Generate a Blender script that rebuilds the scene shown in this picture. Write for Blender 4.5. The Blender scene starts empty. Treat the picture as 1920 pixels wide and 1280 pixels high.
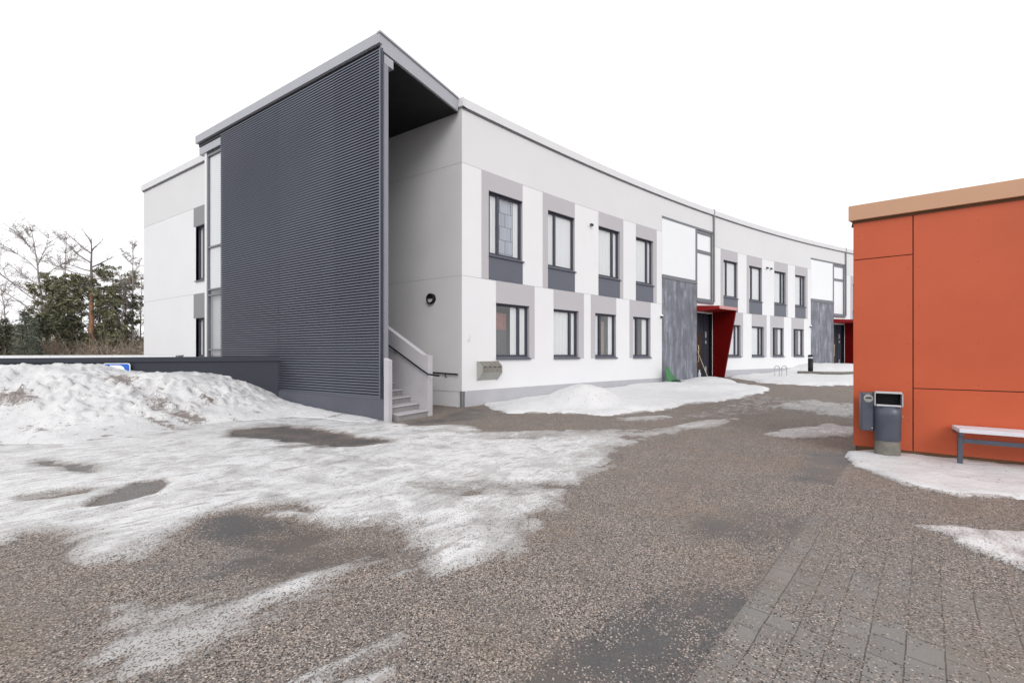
import bpy, bmesh, math, random
import numpy as np
from mathutils import Vector, Matrix

S = bpy.context.scene
COL = S.collection
PI = math.pi

# ------------------------------------------------------------------ camera, sky, sun, exposure
cd = bpy.data.cameras.new("camera")
cd.sensor_width = 36.0
cd.lens = 36.0 * 780 / 1920
cd.shift_y = 24 / 1920
cd.clip_start = 0.05
cd.clip_end = 2000
cam = bpy.data.objects.new("camera", cd)
COL.objects.link(cam)
cam.location = (0, 0, 1.5)
cam.rotation_euler = (PI / 2, 0, 0)
S.camera = cam

SUN_EL, SUN_AZ = math.radians(32), math.radians(172)   # azimuth clockwise from +Y (the view direction)
W = bpy.data.worlds.new("World")
S.world = W
W.use_nodes = True
nt = W.node_tree
nt.nodes.clear()
o = nt.nodes.new('ShaderNodeOutputWorld')
bg = nt.nodes.new('ShaderNodeBackground')
sky = nt.nodes.new('ShaderNodeTexSky')
sky.sky_type = 'NISHITA'
sky.sun_disc = False
sky.sun_elevation = SUN_EL
sky.sun_rotation = SUN_AZ
sky.dust_density = 4
hs = nt.nodes.new('ShaderNodeHueSaturation')
hs.inputs['Saturation'].default_value = 0.12
mx = nt.nodes.new('ShaderNodeMix')
mx.data_type = 'RGBA'
mx.inputs[0].default_value = 0.85
mx.inputs[7].default_value = (10.1, 10.1, 10.3, 1)      # even overcast cloud layer
nt.links.new(sky.outputs[0], hs.inputs['Color'])
nt.links.new(hs.outputs[0], mx.inputs[6])
nt.links.new(mx.outputs[2], bg.inputs[0])
bg.inputs[1].default_value = 0.12
nt.links.new(bg.outputs[0], o.inputs[0])

sd = bpy.data.lights.new("sun", 'SUN')
sd.energy = 1.0
sd.angle = math.radians(30)
sd.color = (1.0, 0.97, 0.93)
sun = bpy.data.objects.new("sun", sd)
COL.objects.link(sun)
dirv = Vector((math.sin(SUN_AZ) * math.cos(SUN_EL), math.cos(SUN_AZ) * math.cos(SUN_EL), math.sin(SUN_EL)))
sun.rotation_euler = dirv.to_track_quat('Z', 'Y').to_euler()

S.render.engine = 'CYCLES'
S.view_settings.view_transform = 'Standard'
S.view_settings.look = 'None'
S.view_settings.gamma = 1
S.view_settings.use_curve_mapping = False
S.view_settings.exposure = 0.12
S.cycles.max_bounces = 8
S.cycles.transparent_max_bounces = 12


# ------------------------------------------------------------------ numpy noise
def vnoise(x, y, seed=0):
    xi = np.floor(x).astype(np.int64); yi = np.floor(y).astype(np.int64)
    xf = x - xi; yf = y - yi
    u = xf * xf * (3 - 2 * xf); v = yf * yf * (3 - 2 * yf)
    def h(a, b):
        n = (a * 374761393 + b * 668265263 + seed * 1442695041) & 0x7fffffff
        n = ((n ^ (n >> 13)) * 1274126177) & 0x7fffffff
        n = n ^ (n >> 16)
        return (n & 0xffff) / 65535.0
    return ((h(xi, yi) * (1 - u) + h(xi + 1, yi) * u) * (1 - v) + (h(xi, yi + 1) * (1 - u) + h(xi + 1, yi + 1) * u) * v)

def fbm(x, y, octs=4, seed=0):
    a = 0.5; t = 0; n = 0
    for i in range(octs):
        t = t + a * vnoise(x * 2 ** i + 17.3 * i, y * 2 ** i - 9.1 * i, seed + i); n += a; a *= 0.55
    return t / n

def sdf(poly, x, y):
    """signed distance, positive inside"""
    p = np.array(poly, float)
    d = np.full(x.shape, 1e9); ins = np.zeros(x.shape, bool)
    for i in range(len(p)):
        a = p[i]; b = p[(i + 1) % len(p)]
        ex, ey = b - a
        t = np.clip(((x - a[0]) * ex + (y - a[1]) * ey) / (ex * ex + ey * ey + 1e-12), 0, 1)
        d = np.minimum(d, np.hypot(x - a[0] - ex * t, y - a[1] - ey * t))
        c = ((a[1] > y) != (b[1] > y))
        with np.errstate(divide='ignore', invalid='ignore'):
            xx = (b[0] - a[0]) * (y - a[1]) / (b[1] - a[1] + 1e-12) + a[0]
        ins ^= c & (x < xx)
    return np.where(ins, d, -d)

def sstep(a, b, x):
    t = np.clip((x - a) / (b - a), 0, 1)
    return t * t * (3 - 2 * t)

def GZ(y):
    return np.maximum(0, (y - 11.7) * 0.032)
def gz(y):
    return min(max(0.0, (y - 11.7) * 0.032), 0.95)


# ------------------------------------------------------------------ materials
def newmat(name):
    m = bpy.data.materials.new(name)
    m.use_nodes = True
    t = m.node_tree
    t.nodes.clear()
    out = t.nodes.new('ShaderNodeOutputMaterial')
    b = t.nodes.new('ShaderNodeBsdfPrincipled')
    t.links.new(b.outputs[0], out.inputs[0])
    return m, t, b, out

def N(t, typ, **kw):
    n = t.nodes.new(typ)
    for k, v in kw.items():
        setattr(n, k, v)
    return n

def L(t, a, b):
    t.links.new(a, b)

def coords(t, scale=(1, 1, 1), rot=(0, 0, 0), kind='Object'):
    tc = N(t, 'ShaderNodeTexCoord'); mp = N(t, 'ShaderNodeMapping')
    L(t, tc.outputs[kind], mp.inputs[0])
    mp.inputs['Scale'].default_value = scale
    mp.inputs['Rotation'].default_value = rot
    return mp.outputs[0]

def ramp(t, fac, stops, interp='LINEAR'):
    r = N(t, 'ShaderNodeValToRGB')
    r.color_ramp.interpolation = interp
    e = r.color_ramp.elements
    while len(e) > 1:
        e.remove(e[-1])
    e[0].position = stops[0][0]
    c = stops[0][1]
    e[0].color = (*c, 1) if len(c) == 3 else c
    for p, c in stops[1:]:
        k = e.new(p); k.color = (*c, 1)
    L(t, fac, r.inputs[0])
    return r.outputs[0]

def mixc(t, fac, a, b):
    m = N(t, 'ShaderNodeMix', data_type='RGBA')
    for i, v in ((0, fac), (6, a), (7, b)):
        if hasattr(v, 'links'):
            L(t, v, m.inputs[i])
        else:
            m.inputs[i].default_value = v if i == 0 else (*v, 1)
    return m.outputs[2]

def math_(t, op, a, b=None, c=None, clamp=False):
    m = N(t, 'ShaderNodeMath', operation=op)
    m.use_clamp = clamp
    for i, v in enumerate((a, b, c)):
        if v is None: continue
        if hasattr(v, 'links'):
            L(t, v, m.inputs[i])
        else:
            m.inputs[i].default_value = v
    return m.outputs[0]

def maprange(t, v, a, b, c=0.0, d=1.0):
    m = N(t, 'ShaderNodeMapRange')
    m.interpolation_type = 'SMOOTHSTEP'
    L(t, v, m.inputs[0])
    for i, q in enumerate((a, b, c, d)):
        m.inputs[i + 1].default_value = q
    return m.outputs[0]

def noise(t, vec, scale, detail=3, rough=0.55, dist=0.0):
    n = N(t, 'ShaderNodeTexNoise')
    L(t, vec, n.inputs['Vector'])
    n.inputs['Scale'].default_value = scale
    n.inputs['Detail'].default_value = detail
    n.inputs['Roughness'].default_value = rough
    n.inputs['Distortion'].default_value = dist
    return n.outputs[0]

def bump(t, b, h, strength=0.3, dist=0.01):
    n = N(t, 'ShaderNodeBump')
    n.inputs['Strength'].default_value = strength
    n.inputs['Distance'].default_value = dist
    L(t, h, n.inputs['Height'])
    L(t, n.outputs[0], b.inputs['Normal'])

def paint(name, col, rough=0.5, metal=0.0, var=0.06, vs=2.0, fine=0.0, stretch=(1, 1, 1), spec=0.5, bumpy=0.0, bs=60):
    m, t, b, _ = newmat(name)
    v = coords(t, stretch)
    n = noise(t, v, vs, 5, 0.6)
    c1 = tuple(max(0, x * (1 - var)) for x in col); c2 = tuple(min(1, x * (1 + var)) for x in col)
    c = ramp(t, n, [(0.3, c1), (0.7, c2)])
    if fine:
        nf = noise(t, v, 90, 2)
        c = mixc(t, maprange(t, nf, 0.35, 0.75, 0, fine), c, tuple(x * 0.6 for x in col))
    L(t, c, b.inputs['Base Color'])
    b.inputs['Roughness'].default_value = rough
    rr = ramp(t, n, [(0.2, (max(0.02, rough - 0.07),) * 3), (0.8, (min(1, rough + 0.07),) * 3)])
    L(t, rr, b.inputs['Roughness'])
    b.inputs['Metallic'].default_value = metal
    b.inputs['Specular IOR Level'].default_value = spec
    if bumpy:
        bump(t, b, noise(t, v, bs, 3), bumpy, 0.004)
    return m

M = {}
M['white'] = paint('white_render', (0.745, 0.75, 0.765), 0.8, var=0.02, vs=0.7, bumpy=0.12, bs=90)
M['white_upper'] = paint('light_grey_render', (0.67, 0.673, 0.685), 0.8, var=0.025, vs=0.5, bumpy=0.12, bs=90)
M['end_wall'] = paint('white_render_shaded', (0.60, 0.60, 0.61), 0.8, var=0.03, vs=0.8, bumpy=0.12, bs=90)  # darker copy of the white render, canopy shade put into its colour
M['lilac'] = paint('lilac_grey_render', (0.46, 0.448, 0.472), 0.8, var=0.02, vs=1.0, bumpy=0.1, bs=90)
M['plinth'] = paint('grey_plinth_render', (0.43, 0.43, 0.46), 0.85, var=0.06, vs=1.3, bumpy=0.3, bs=60)
M['spandrel'] = paint('dark_grey_spandrel', (0.095, 0.103, 0.135), 0.38, var=0.06, vs=1.2)
M['frame'] = paint('dark_window_metal', (0.045, 0.048, 0.068), 0.42, var=0.08, vs=3)
M['grey_frame'] = paint('grey_window_metal', (0.15, 0.155, 0.175), 0.4, var=0.08, vs=3)
M['sill'] = paint('grey_sill_metal', (0.11, 0.115, 0.145), 0.5, metal=0.1, var=0.08, vs=3)
M['coping'] = paint('pale_coping_metal', (0.66, 0.66, 0.675), 0.45, metal=0.15, var=0.03, vs=1.5)
M['slab'] = paint('grey_fascia_metal', (0.385, 0.392, 0.43), 0.45, metal=0.2, var=0.05, vs=1.5)
M['louvre'] = paint('blue_grey_louvre_metal', (0.175, 0.190, 0.235), 0.34, metal=0.85, var=0.05, vs=0.6)
M['louvre2'] = paint('blue_grey_louvre_metal_b', (0.19, 0.205, 0.25), 0.36, metal=0.85, var=0.05, vs=0.6)
M['base_wall'] = paint('dark_grey_base_wall', (0.085, 0.09, 0.115), 0.6, var=0.12, vs=1.2, bumpy=0.15)
M['ret_wall'] = paint('dark_navy_wall', (0.020, 0.023, 0.036), 0.6, var=0.15, vs=1.1)
M['post'] = paint('grey_post_metal', (0.25, 0.255, 0.29), 0.45, metal=0.2, var=0.05)
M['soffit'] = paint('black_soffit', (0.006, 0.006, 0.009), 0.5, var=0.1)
M['concrete_light'] = paint('light_concrete', (0.47, 0.46, 0.485), 0.85, var=0.06, vs=2.5, fine=0.15, bumpy=0.3)
M['step'] = paint('grey_concrete_step', (0.27, 0.265, 0.265), 0.85, var=0.12, vs=4, fine=0.3, bumpy=0.4)
M['black'] = paint('black_metal', (0.008, 0.008, 0.011), 0.5, var=0.1, spec=0.25)
M['dark_glass'] = paint('dark_glass', (0.02, 0.018, 0.018), 0.08, var=0.2)
M['enamel'] = paint('white_reflection_glass', (0.77, 0.79, 0.81), 0.12, var=0.015, vs=0.6)
M['curtain'] = paint('white_curtain', (0.70, 0.71, 0.73), 0.9, var=0.05, vs=8, stretch=(6, 6, 0.3))
M['curtain_dark'] = paint('grey_curtain', (0.09, 0.09, 0.10), 0.9, var=0.25, vs=6, stretch=(6, 6, 0.3))
M['curtain_tan'] = paint('tan_curtain', (0.26, 0.21, 0.17), 0.9, var=0.25, vs=6, stretch=(6, 6, 0.3))
M['reflection_red'] = paint('dusty_red_reflection', (0.26, 0.12, 0.11), 0.9, var=0.2, vs=6)  # reddish reflection in the pane, painted on a sheet
M['room'] = paint('room_plaster', (0.55, 0.54, 0.53), 0.9, var=0.05)
M['roofing'] = paint('grey_roofing', (0.25, 0.25, 0.26), 0.9, var=0.1)
M['red'] = paint('dark_red_panel', (0.115, 0.0005, 0.0005), 0.6, spec=0.12, var=0.08, vs=1.5)
M['red_roof'] = paint('red_fascia_panel', (0.27, 0.008, 0.008), 0.4, var=0.06, vs=1.5)
M['pink'] = paint('red_fascia_sheen', (0.52, 0.24, 0.235), 0.35, var=0.05, vs=1.5)  # sheen of the red front fascia put into the base colour
M['door'] = paint('brown_door_panel', (0.065, 0.045, 0.034), 0.35, var=0.2, vs=2)
M['brass'] = paint('pale_brass', (0.62, 0.50, 0.34), 0.3, metal=0.6, var=0.05)
M['steel'] = paint('brushed_steel', (0.50, 0.49, 0.46), 0.32, metal=0.85, var=0.12, vs=12)
M['mail_side'] = paint('pale_painted_steel', (0.42, 0.43, 0.40), 0.45, var=0.06)
M['mail_front'] = paint('taupe_painted_steel', (0.24, 0.225, 0.20), 0.35, metal=0.3, var=0.1, vs=6)
M['bin'] = paint('blue_grey_painted_steel', (0.070, 0.080, 0.108), 0.33, var=0.08, vs=5)
M['bin_rim'] = paint('pale_grey_rim', (0.50, 0.50, 0.52), 0.4, var=0.05)
M['bin_base'] = paint('weathered_concrete', (0.165, 0.155, 0.135), 0.9, var=0.3, vs=9, fine=0.4, bumpy=0.5)
M['bench_seat'] = paint('pale_grey_seat', (0.62, 0.62, 0.67), 0.6, var=0.05, vs=4, stretch=(1, 1, 1))
M['white_plastic'] = paint('white_plastic', (0.8, 0.8, 0.8), 0.4, var=0.02)
M['orange'] = None
M['green'] = paint('green_plastic', (0.035, 0.16, 0.055), 0.5, var=0.2, vs=6)
M['wood'] = paint('pale_wood', (0.45, 0.38, 0.30), 0.6, var=0.15, vs=8)
M['brush'] = paint('brown_bristles', (0.09, 0.035, 0.025), 0.9, var=0.3, vs=30)
M['blue'] = paint('traffic_blue', (0.015, 0.12, 0.52), 0.35, var=0.04)
M['sign_white'] = paint('sign_white', (0.82, 0.82, 0.84), 0.35, var=0.02)
M['copper'] = paint('tan_fascia_metal', (0.50, 0.285, 0.175), 0.45, var=0.05, vs=0.8, metal=0.1)
M['brown_base'] = paint('brown_base_board', (0.13, 0.065, 0.03), 0.8, var=0.25, vs=5)
M['hoop'] = paint('galvanised_steel', (0.42, 0.42, 0.43), 0.4, metal=0.6, var=0.1)
M['lamp_glass'] = paint('frosted_lamp_glass', (0.55, 0.55, 0.58), 0.3, var=0.03)
M['joint'] = paint('dark_joint', (0.05, 0.05, 0.055), 0.8)
M['downpipe'] = paint('grey_downpipe', (0.22, 0.225, 0.235), 0.45, metal=0.2)

def mk_orange():
    m, t, b, _ = newmat('orange_cladding_board')
    v = coords(t)
    n1 = noise(t, v, 0.9, 4, 0.5); n2 = noise(t, v, 14, 4, 0.6)
    c = ramp(t, n1, [(0.3, (0.455, 0.075, 0.023)), (0.7, (0.525, 0.093, 0.030))])
    c = mixc(t, maprange(t, n2, 0.45, 0.8, 0, 0.07), c, (0.60, 0.17, 0.09))
    L(t, c, b.inputs['Base Color'])
    L(t, ramp(t, n2, [(0.3, (0.5,) * 3), (0.7, (0.62,) * 3)]), b.inputs['Roughness'])
    bump(t, b, n2, 0.06, 0.004)
    return m
M['orange'] = mk_orange()

def mk_concrete_panel():
    m, t, b, _ = newmat('stained_blue_grey_concrete')
    v = coords(t, (1, 1, 0.22))
    v2 = coords(t)
    n1 = noise(t, v, 4.5, 5, 0.6, 0.4); n2 = noise(t, v2, 1.6, 4, 0.6); n3 = noise(t, v2, 40, 3)
    s = math_(t, 'ADD', math_(t, 'MULTIPLY', n1, 0.65), math_(t, 'MULTIPLY', n2, 0.35))
    c = ramp(t, s, [(0.36, (0.12, 0.125, 0.152)), (0.49, (0.16, 0.168, 0.20)), (0.57, (0.225, 0.235, 0.28)), (0.68, (0.36, 0.37, 0.42))])
    L(t, c, b.inputs['Base Color'])
    b.inputs['Roughness'].default_value = 0.75
    bump(t, b, n3, 0.2, 0.004)
    return m
M['concrete_panel'] = mk_concrete_panel()

def mk_glass():
    m, t, b, out = newmat('window_glass')
    t.nodes.remove(b)
    tr = N(t, 'ShaderNodeBsdfTransparent'); tr.inputs[0].default_value = (0.98, 0.99, 0.99, 1)
    gl = N(t, 'ShaderNodeBsdfGlossy'); gl.inputs['Roughness'].default_value = 0.015
    v = coords(t)
    nb = N(t, 'ShaderNodeBump'); nb.inputs['Strength'].default_value = 0.02; nb.inputs['Distance'].default_value = 0.02
    L(t, noise(t, v, 1.3, 1), nb.inputs['Height']); L(t, nb.outputs[0], gl.inputs['Normal'])
    ge = N(t, 'ShaderNodeNewGeometry')
    dp = N(t, 'ShaderNodeVectorMath', operation='DOT_PRODUCT'); L(t, ge.outputs['Incoming'], dp.inputs[0]); L(t, ge.outputs['Normal'], dp.inputs[1])
    cs = math_(t, 'SUBTRACT', 1.0, math_(t, 'ABSOLUTE', dp.outputs['Value']), clamp=True)
    frv = math_(t, 'ADD', 0.13, math_(t, 'MULTIPLY', math_(t, 'POWER', cs, 4.0), 0.87))      # two-sided Schlick, double glazing
    mx_ = N(t, 'ShaderNodeMixShader')
    L(t, frv, mx_.inputs[0]); L(t, tr.outputs[0], mx_.inputs[1]); L(t, gl.outputs[0], mx_.inputs[2])
    L(t, mx_.outputs[0], out.inputs[0])
    return m
M['glass'] = mk_glass()

def snow_surface(t, v, dirt=None, base=((0.56, 0.56, 0.57), (0.69, 0.69, 0.695))):
    """dirty late-winter snow colour and a height"""
    n1 = noise(t, v, 1.7, 5, 0.6, 0.3); n2 = noise(t, v, 9, 5, 0.65, 0.5); n3 = noise(t, v, 55, 3, 0.6)
    c = ramp(t, n1, [(0.3, base[0]), (0.65, base[1])])
    sp = maprange(t, n2, 0.58, 0.72, 0, 0.45)
    c = mixc(t, sp, c, (0.36, 0.34, 0.325))
    vo = N(t, 'ShaderNodeTexVoronoi'); vo.inputs['Scale'].default_value = 11
    L(t, v, vo.inputs['Vector'])
    grit = math_(t, 'MULTIPLY', maprange(t, math_(t, 'ADD', vo.outputs['Distance'], math_(t, 'MULTIPLY', math_(t, 'SUBTRACT', n3, 0.5), 0.25)), 0.10, 0.18, 1, 0), maprange(t, noise(t, v, 2.6, 3), 0.48, 0.62))
    c = mixc(t, math_(t, 'MULTIPLY', grit, 0.8), c, (0.12, 0.10, 0.085))
    if dirt is not None:
        d = maprange(t, math_(t, 'ADD', dirt, math_(t, 'MULTIPLY', math_(t, 'ADD', math_(t, 'SUBTRACT', n2, 0.5), math_(t, 'MULTIPLY', math_(t, 'SUBTRACT', n3, 0.5), 0.9)), 2.0)), 0.45, 0.85, 0, 0.85)
        c = mixc(t, d, c, (0.17, 0.135, 0.115))
    h = math_(t, 'ADD', math_(t, 'MULTIPLY', n2, 0.6), math_(t, 'MULTIPLY', n3, 0.25))
    return c, h

def mk_snow(name, base=None):
    m, t, b, _ = newmat(name)
    v = coords(t)
    at = N(t, 'ShaderNodeAttribute'); at.attribute_name = 'dirt'
    c, h = snow_surface(t, v, at.outputs['Fac'], *( [base] if base else []))
    L(t, c, b.inputs['Base Color'])
    b.inputs['Roughness'].default_value = 0.6
    b.inputs['Specular IOR Level'].default_value = 0.3
    b.inputs['Subsurface Weight'].default_value = 0.0
    bump(t, b, h, 0.6, 0.06)
    return m
M['snow'] = mk_snow('dirty_snow')
M['snow_clean'] = mk_snow('clean_snow', ((0.63, 0.635, 0.65), (0.70, 0.70, 0.705)))

PAVE_A, PAVE_B = (0.78, 1.90), (4.51, 5.62)      # straight edge between the asphalt and the block paving
pdx, pdy = PAVE_B[0] - PAVE_A[0], PAVE_B[1] - PAVE_A[1]
PANG = math.atan2(pdy, pdx)

def mk_ground():
    m, t, b, _ = newmat('gritty_asphalt_paving_and_ice')
    v = coords(t)
    ice_a = N(t, 'ShaderNodeAttribute'); ice_a.attribute_name = 'ice'
    wet_a = N(t, 'ShaderNodeAttribute'); wet_a.attribute_name = 'wet'
    grit_a = N(t, 'ShaderNodeAttribute'); grit_a.attribute_name = 'grit'
    pave_a = N(t, 'ShaderNodeAttribute'); pave_a.attribute_name = 'pave'
    # asphalt
    na = noise(t, v, 160, 3, 0.6); nb_ = noise(t, v, 1.1, 4, 0.6); nc = noise(t, v, 6, 4, 0.6)
    asp = ramp(t, na, [(0.3, (0.11, 0.106, 0.105)), (0.7, (0.215, 0.208, 0.205))])
    va = N(t, 'ShaderNodeTexVoronoi'); va.inputs['Scale'].default_value = 150; L(t, v, va.inputs['Vector'])
    sa = N(t, 'ShaderNodeSeparateColor'); L(t, va.outputs['Color'], sa.inputs[0])
    agg = maprange(t, sa.outputs[0], 0.55, 0.95, 0, 0.55)
    asp = mixc(t, agg, asp, (0.33, 0.32, 0.31))
    # pavers: rotated so that the courses follow the edge
    mp = N(t, 'ShaderNodeMapping')
    tc = N(t, 'ShaderNodeTexCoord'); L(t, tc.outputs['Object'], mp.inputs[0])
    mp.vector_type = 'POINT'
    mp.inputs['Location'].default_value = (-(PAVE_A[0] * math.cos(PANG) + PAVE_A[1] * math.sin(PANG)), -(-PAVE_A[0] * math.sin(PANG) + PAVE_A[1] * math.cos(PANG)), 0)
    mp.inputs['Rotation'].default_value = (0, 0, -PANG)
    br = N(t, 'ShaderNodeTexBrick')
    warp = N(t, 'ShaderNodeVectorMath', operation='ADD')
    wn = N(t, 'ShaderNodeTexNoise'); L(t, v, wn.inputs['Vector']); wn.inputs['Scale'].default_value = 5
    ws = N(t, 'ShaderNodeVectorMath', operation='SCALE'); L(t, wn.outputs['Color'], ws.inputs[0]); ws.inputs['Scale'].default_value = 0.018
    L(t, mp.outputs[0], warp.inputs[0]); L(t, ws.outputs[0], warp.inputs[1])
    L(t, warp.outputs[0], br.inputs['Vector'])
    br.inputs['Scale'].default_value = 1
    br.inputs['Brick Width'].default_value = 0.21
    br.inputs['Row Height'].default_value = 0.14
    br.inputs['Mortar Size'].default_value = 0.0035
    br.inputs['Mortar Smooth'].default_value = 0.3
    br.inputs['Color1'].default_value = (0.215, 0.205, 0.197, 1)
    br.inputs['Color2'].default_value = (0.25, 0.24, 0.23, 1)
    br.inputs['Mortar'].default_value = (0.095, 0.085, 0.077, 1)
    pav = mixc(t, maprange(t, na, 0.3, 0.75, 0, 0.35), br.outputs['Color'], (0.13, 0.122, 0.115))
    pm = maprange(t, pave_a.outputs['Fac'], 0.49, 0.51)
    sepx = N(t, 'ShaderNodeSeparateXYZ'); L(t, mp.outputs[0], sepx.inputs[0])
    pm = maprange(t, sepx.outputs['Y'], -0.004, 0.004, 1, 0)
    base = mixc(t, pm, asp, pav)
    # wet asphalt is darker and a little glossier
    wet = math_(t, 'MULTIPLY', maprange(t, math_(t, 'ADD', wet_a.outputs['Fac'], math_(t, 'MULTIPLY', math_(t, 'SUBTRACT', nc, 0.5), 0.6)), 0.30, 0.65), 1.0)
    base = mixc(t, math_(t, 'MULTIPLY', wet, 0.66), base, (0.045, 0.044, 0.047))
    # grit: two sizes of small stones
    def stones(scale, lo, hi, seedoff):
        vo = N(t, 'ShaderNodeTexVoronoi'); vo.inputs['Scale'].default_value = scale
        ofs = N(t, 'ShaderNodeVectorMath', operation='ADD'); L(t, v, ofs.inputs[0]); ofs.inputs[1].default_value = (seedoff, seedoff * 2, 0)
        L(t, ofs.outputs[0], vo.inputs['Vector'])
        sc = N(t, 'ShaderNodeSeparateColor'); L(t, vo.outputs['Color'], sc.inputs[0])
        col = ramp(t, sc.outputs[0], [(0.0, (0.04, 0.035, 0.032)), (0.15, (0.12, 0.098, 0.086)), (0.34, (0.245, 0.198, 0.172)), (0.54, (0.355, 0.293, 0.25)), (0.68, (0.26, 0.225, 0.206)), (0.80, (0.43, 0.375, 0.335)), (0.95, (0.46, 0.41, 0.375)), (0.985, (0.62, 0.57, 0.52))], 'CONSTANT')
        shape = maprange(t, vo.outputs['Distance'], lo, hi, 1, 0)
        return col, shape, sc.outputs[1]
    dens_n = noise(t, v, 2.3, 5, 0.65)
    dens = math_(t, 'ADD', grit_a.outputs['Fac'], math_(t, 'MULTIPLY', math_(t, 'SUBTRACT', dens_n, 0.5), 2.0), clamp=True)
    c1, s1, r1 = stones(125, 0.55, 0.85, 0)
    c2, s2, r2 = stones(80, 0.36, 0.50, 3.7)
    m1 = math_(t, 'MULTIPLY', s1, math_(t, 'LESS_THAN', r1, dens))
    m2 = math_(t, 'MULTIPLY', s2, math_(t, 'LESS_THAN', r2, math_(t, 'MULTIPLY', dens, 0.42)))
    base = mixc(t, math_(t, 'MULTIPLY', dens, 0.5), base, (0.11, 0.09, 0.08))  # gaps between the stones darkened, standing in for grit shadows
    g = mixc(t, m1, base, c1)
    g = mixc(t, m2, g, c2)
    tone = noise(t, v, 0.8, 4, 0.6)
    g = mixc(t, maprange(t, tone, 0.42, 0.72, 0, 0.35), g, (0.225, 0.172, 0.13))
    # ice and trodden snow
    ni1 = noise(t, v, 3.2, 6, 0.68, 0.6)
    mpv = N(t, 'ShaderNodeVectorMath', operation='MULTIPLY'); L(t, mp.outputs[0], mpv.inputs[0]); mpv.inputs[1].default_value = (0.55, 2.4, 1)
    mp2 = mpv.outputs[0]
    ni2 = noise(t, mp2, 3.5, 6, 0.65, 0.8)
    ni3 = noise(t, v, 70, 3, 0.7)
    e = math_(t, 'ADD', ice_a.outputs['Fac'], math_(t, 'MULTIPLY', math_(t, 'SUBTRACT', ni1, 0.5), 1.0))
    e = math_(t, 'ADD', e, math_(t, 'MULTIPLY', math_(t, 'SUBTRACT', ni2, 0.5), 0.95))
    e2 = math_(t, 'ADD', e, math_(t, 'MULTIPLY', math_(t, 'SUBTRACT', ni3, 0.5), 0.55))
    cov = maprange(t, e2, 0.40, 0.52)
    n4 = noise(t, v, 1.6, 6, 0.66, 0.8)
    q = math_(t, 'ADD', math_(t, 'MULTIPLY', e, 0.62), math_(t, 'MULTIPLY', math_(t, 'SUBTRACT', n4, 0.22), 1.05))
    ic = ramp(t, q, [(0.42, (0.31, 0.293, 0.278)), (0.66, (0.42, 0.41, 0.403)), (0.84, (0.53, 0.525, 0.523)), (1.0, (0.70, 0.70, 0.705))])
    # brownish melt lines and grit caught in the ice
    bl = math_(t, 'MULTIPLY', maprange(t, ni2, 0.52, 0.66, 0, 0.75), maprange(t, n4, 0.38, 0.58))
    ic = mixc(t, bl, ic, (0.25, 0.215, 0.19))
    ic = mixc(t, maprange(t, noise(t, mp2, 14, 4, 0.6, 0.5), 0.55, 0.68, 0, 0.55), ic, (0.23, 0.21, 0.195))
    m3 = math_(t, 'MULTIPLY', s1, math_(t, 'LESS_THAN', r1, maprange(t, e, 0.5, 1.15, 0.42, 0.02)))
    ic = mixc(t, m3, ic, mixc(t, 0.5, c1, (0.12, 0.10, 0.09)))
    vs_ = N(t, 'ShaderNodeTexVoronoi'); vs_.inputs['Scale'].default_value = 9; L(t, v, vs_.inputs['Vector'])
    sc2 = N(t, 'ShaderNodeSeparateColor'); L(t, vs_.outputs['Color'], sc2.inputs[0])
    deb = math_(t, 'MULTIPLY', maprange(t, math_(t, 'ADD', vs_.outputs['Distance'], math_(t, 'MULTIPLY', math_(t, 'SUBTRACT', ni3, 0.5), 0.4)), 0.08, 0.16, 1, 0), math_(t, 'LESS_THAN', sc2.outputs[0], 0.30))
    ic = mixc(t, math_(t, 'MULTIPLY', deb, 0.7), ic, (0.13, 0.11, 0.10))
    col = mixc(t, cov, g, ic)
    L(t, col, b.inputs['Base Color'])
    rgh = mixc(t, cov, mixc(t, wet, (0.9, 0.9, 0.9), (0.5, 0.5, 0.5)), ramp(t, ni1, [(0.35, (0.30,) * 3), (0.65, (0.62,) * 3)]))
    L(t, rgh, b.inputs['Roughness'])
    b.inputs['Specular IOR Level'].default_value = 0.22
    h = math_(t, 'ADD', math_(t, 'MULTIPLY', math_(t, 'MAXIMUM', m1, m2), math_(t, 'SUBTRACT', 1.0, cov)), math_(t, 'MULTIPLY', cov, math_(t, 'ADD', math_(t, 'MULTIPLY', ni1, 2.4), ni3)))
    h = math_(t, 'SUBTRACT', h, math_(t, 'MULTIPLY', math_(t, 'MULTIPLY', br.outputs['Fac'], pm), 0.8))
    bump(t, b, h, 0.6, 0.008)
    return m
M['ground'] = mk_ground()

def mk_bark(name, c1, c2, c3=None, zs=0.3):
    m, t, b, _ = newmat(name)
    v = coords(t, (1, 1, zs))
    n = noise(t, v, 9, 5, 0.7)
    L(t, ramp(t, n, [(0.35, c1), (0.6, c2)] + ([(0.72, c3)] if c3 else [])), b.inputs['Base Color'])
    b.inputs['Roughness'].default_value = 0.9
    return m
M['bark'] = mk_bark('grey_bark', (0.09, 0.075, 0.065), (0.19, 0.165, 0.15))
M['bark_orange'] = mk_bark('orange_pine_bark', (0.20, 0.095, 0.05), (0.36, 0.19, 0.115))
M['bark_birch'] = mk_bark('birch_bark', (0.16, 0.14, 0.13), (0.42, 0.39, 0.37), (0.6, 0.57, 0.55), 1.0)
M['twig'] = mk_bark('bare_twigs', (0.22, 0.185, 0.17), (0.33, 0.29, 0.275))
def mk_leaf(name, cols):
    m, t, b, _ = newmat(name)
    g = N(t, 'ShaderNodeNewGeometry')
    L(t, ramp(t, g.outputs['Random Per Island'], [(i / (len(cols) - 1), c) for i, c in enumerate(cols)]), b.inputs['Base Color'])
    b.inputs['Roughness'].default_value = 0.7
    return m
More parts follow.
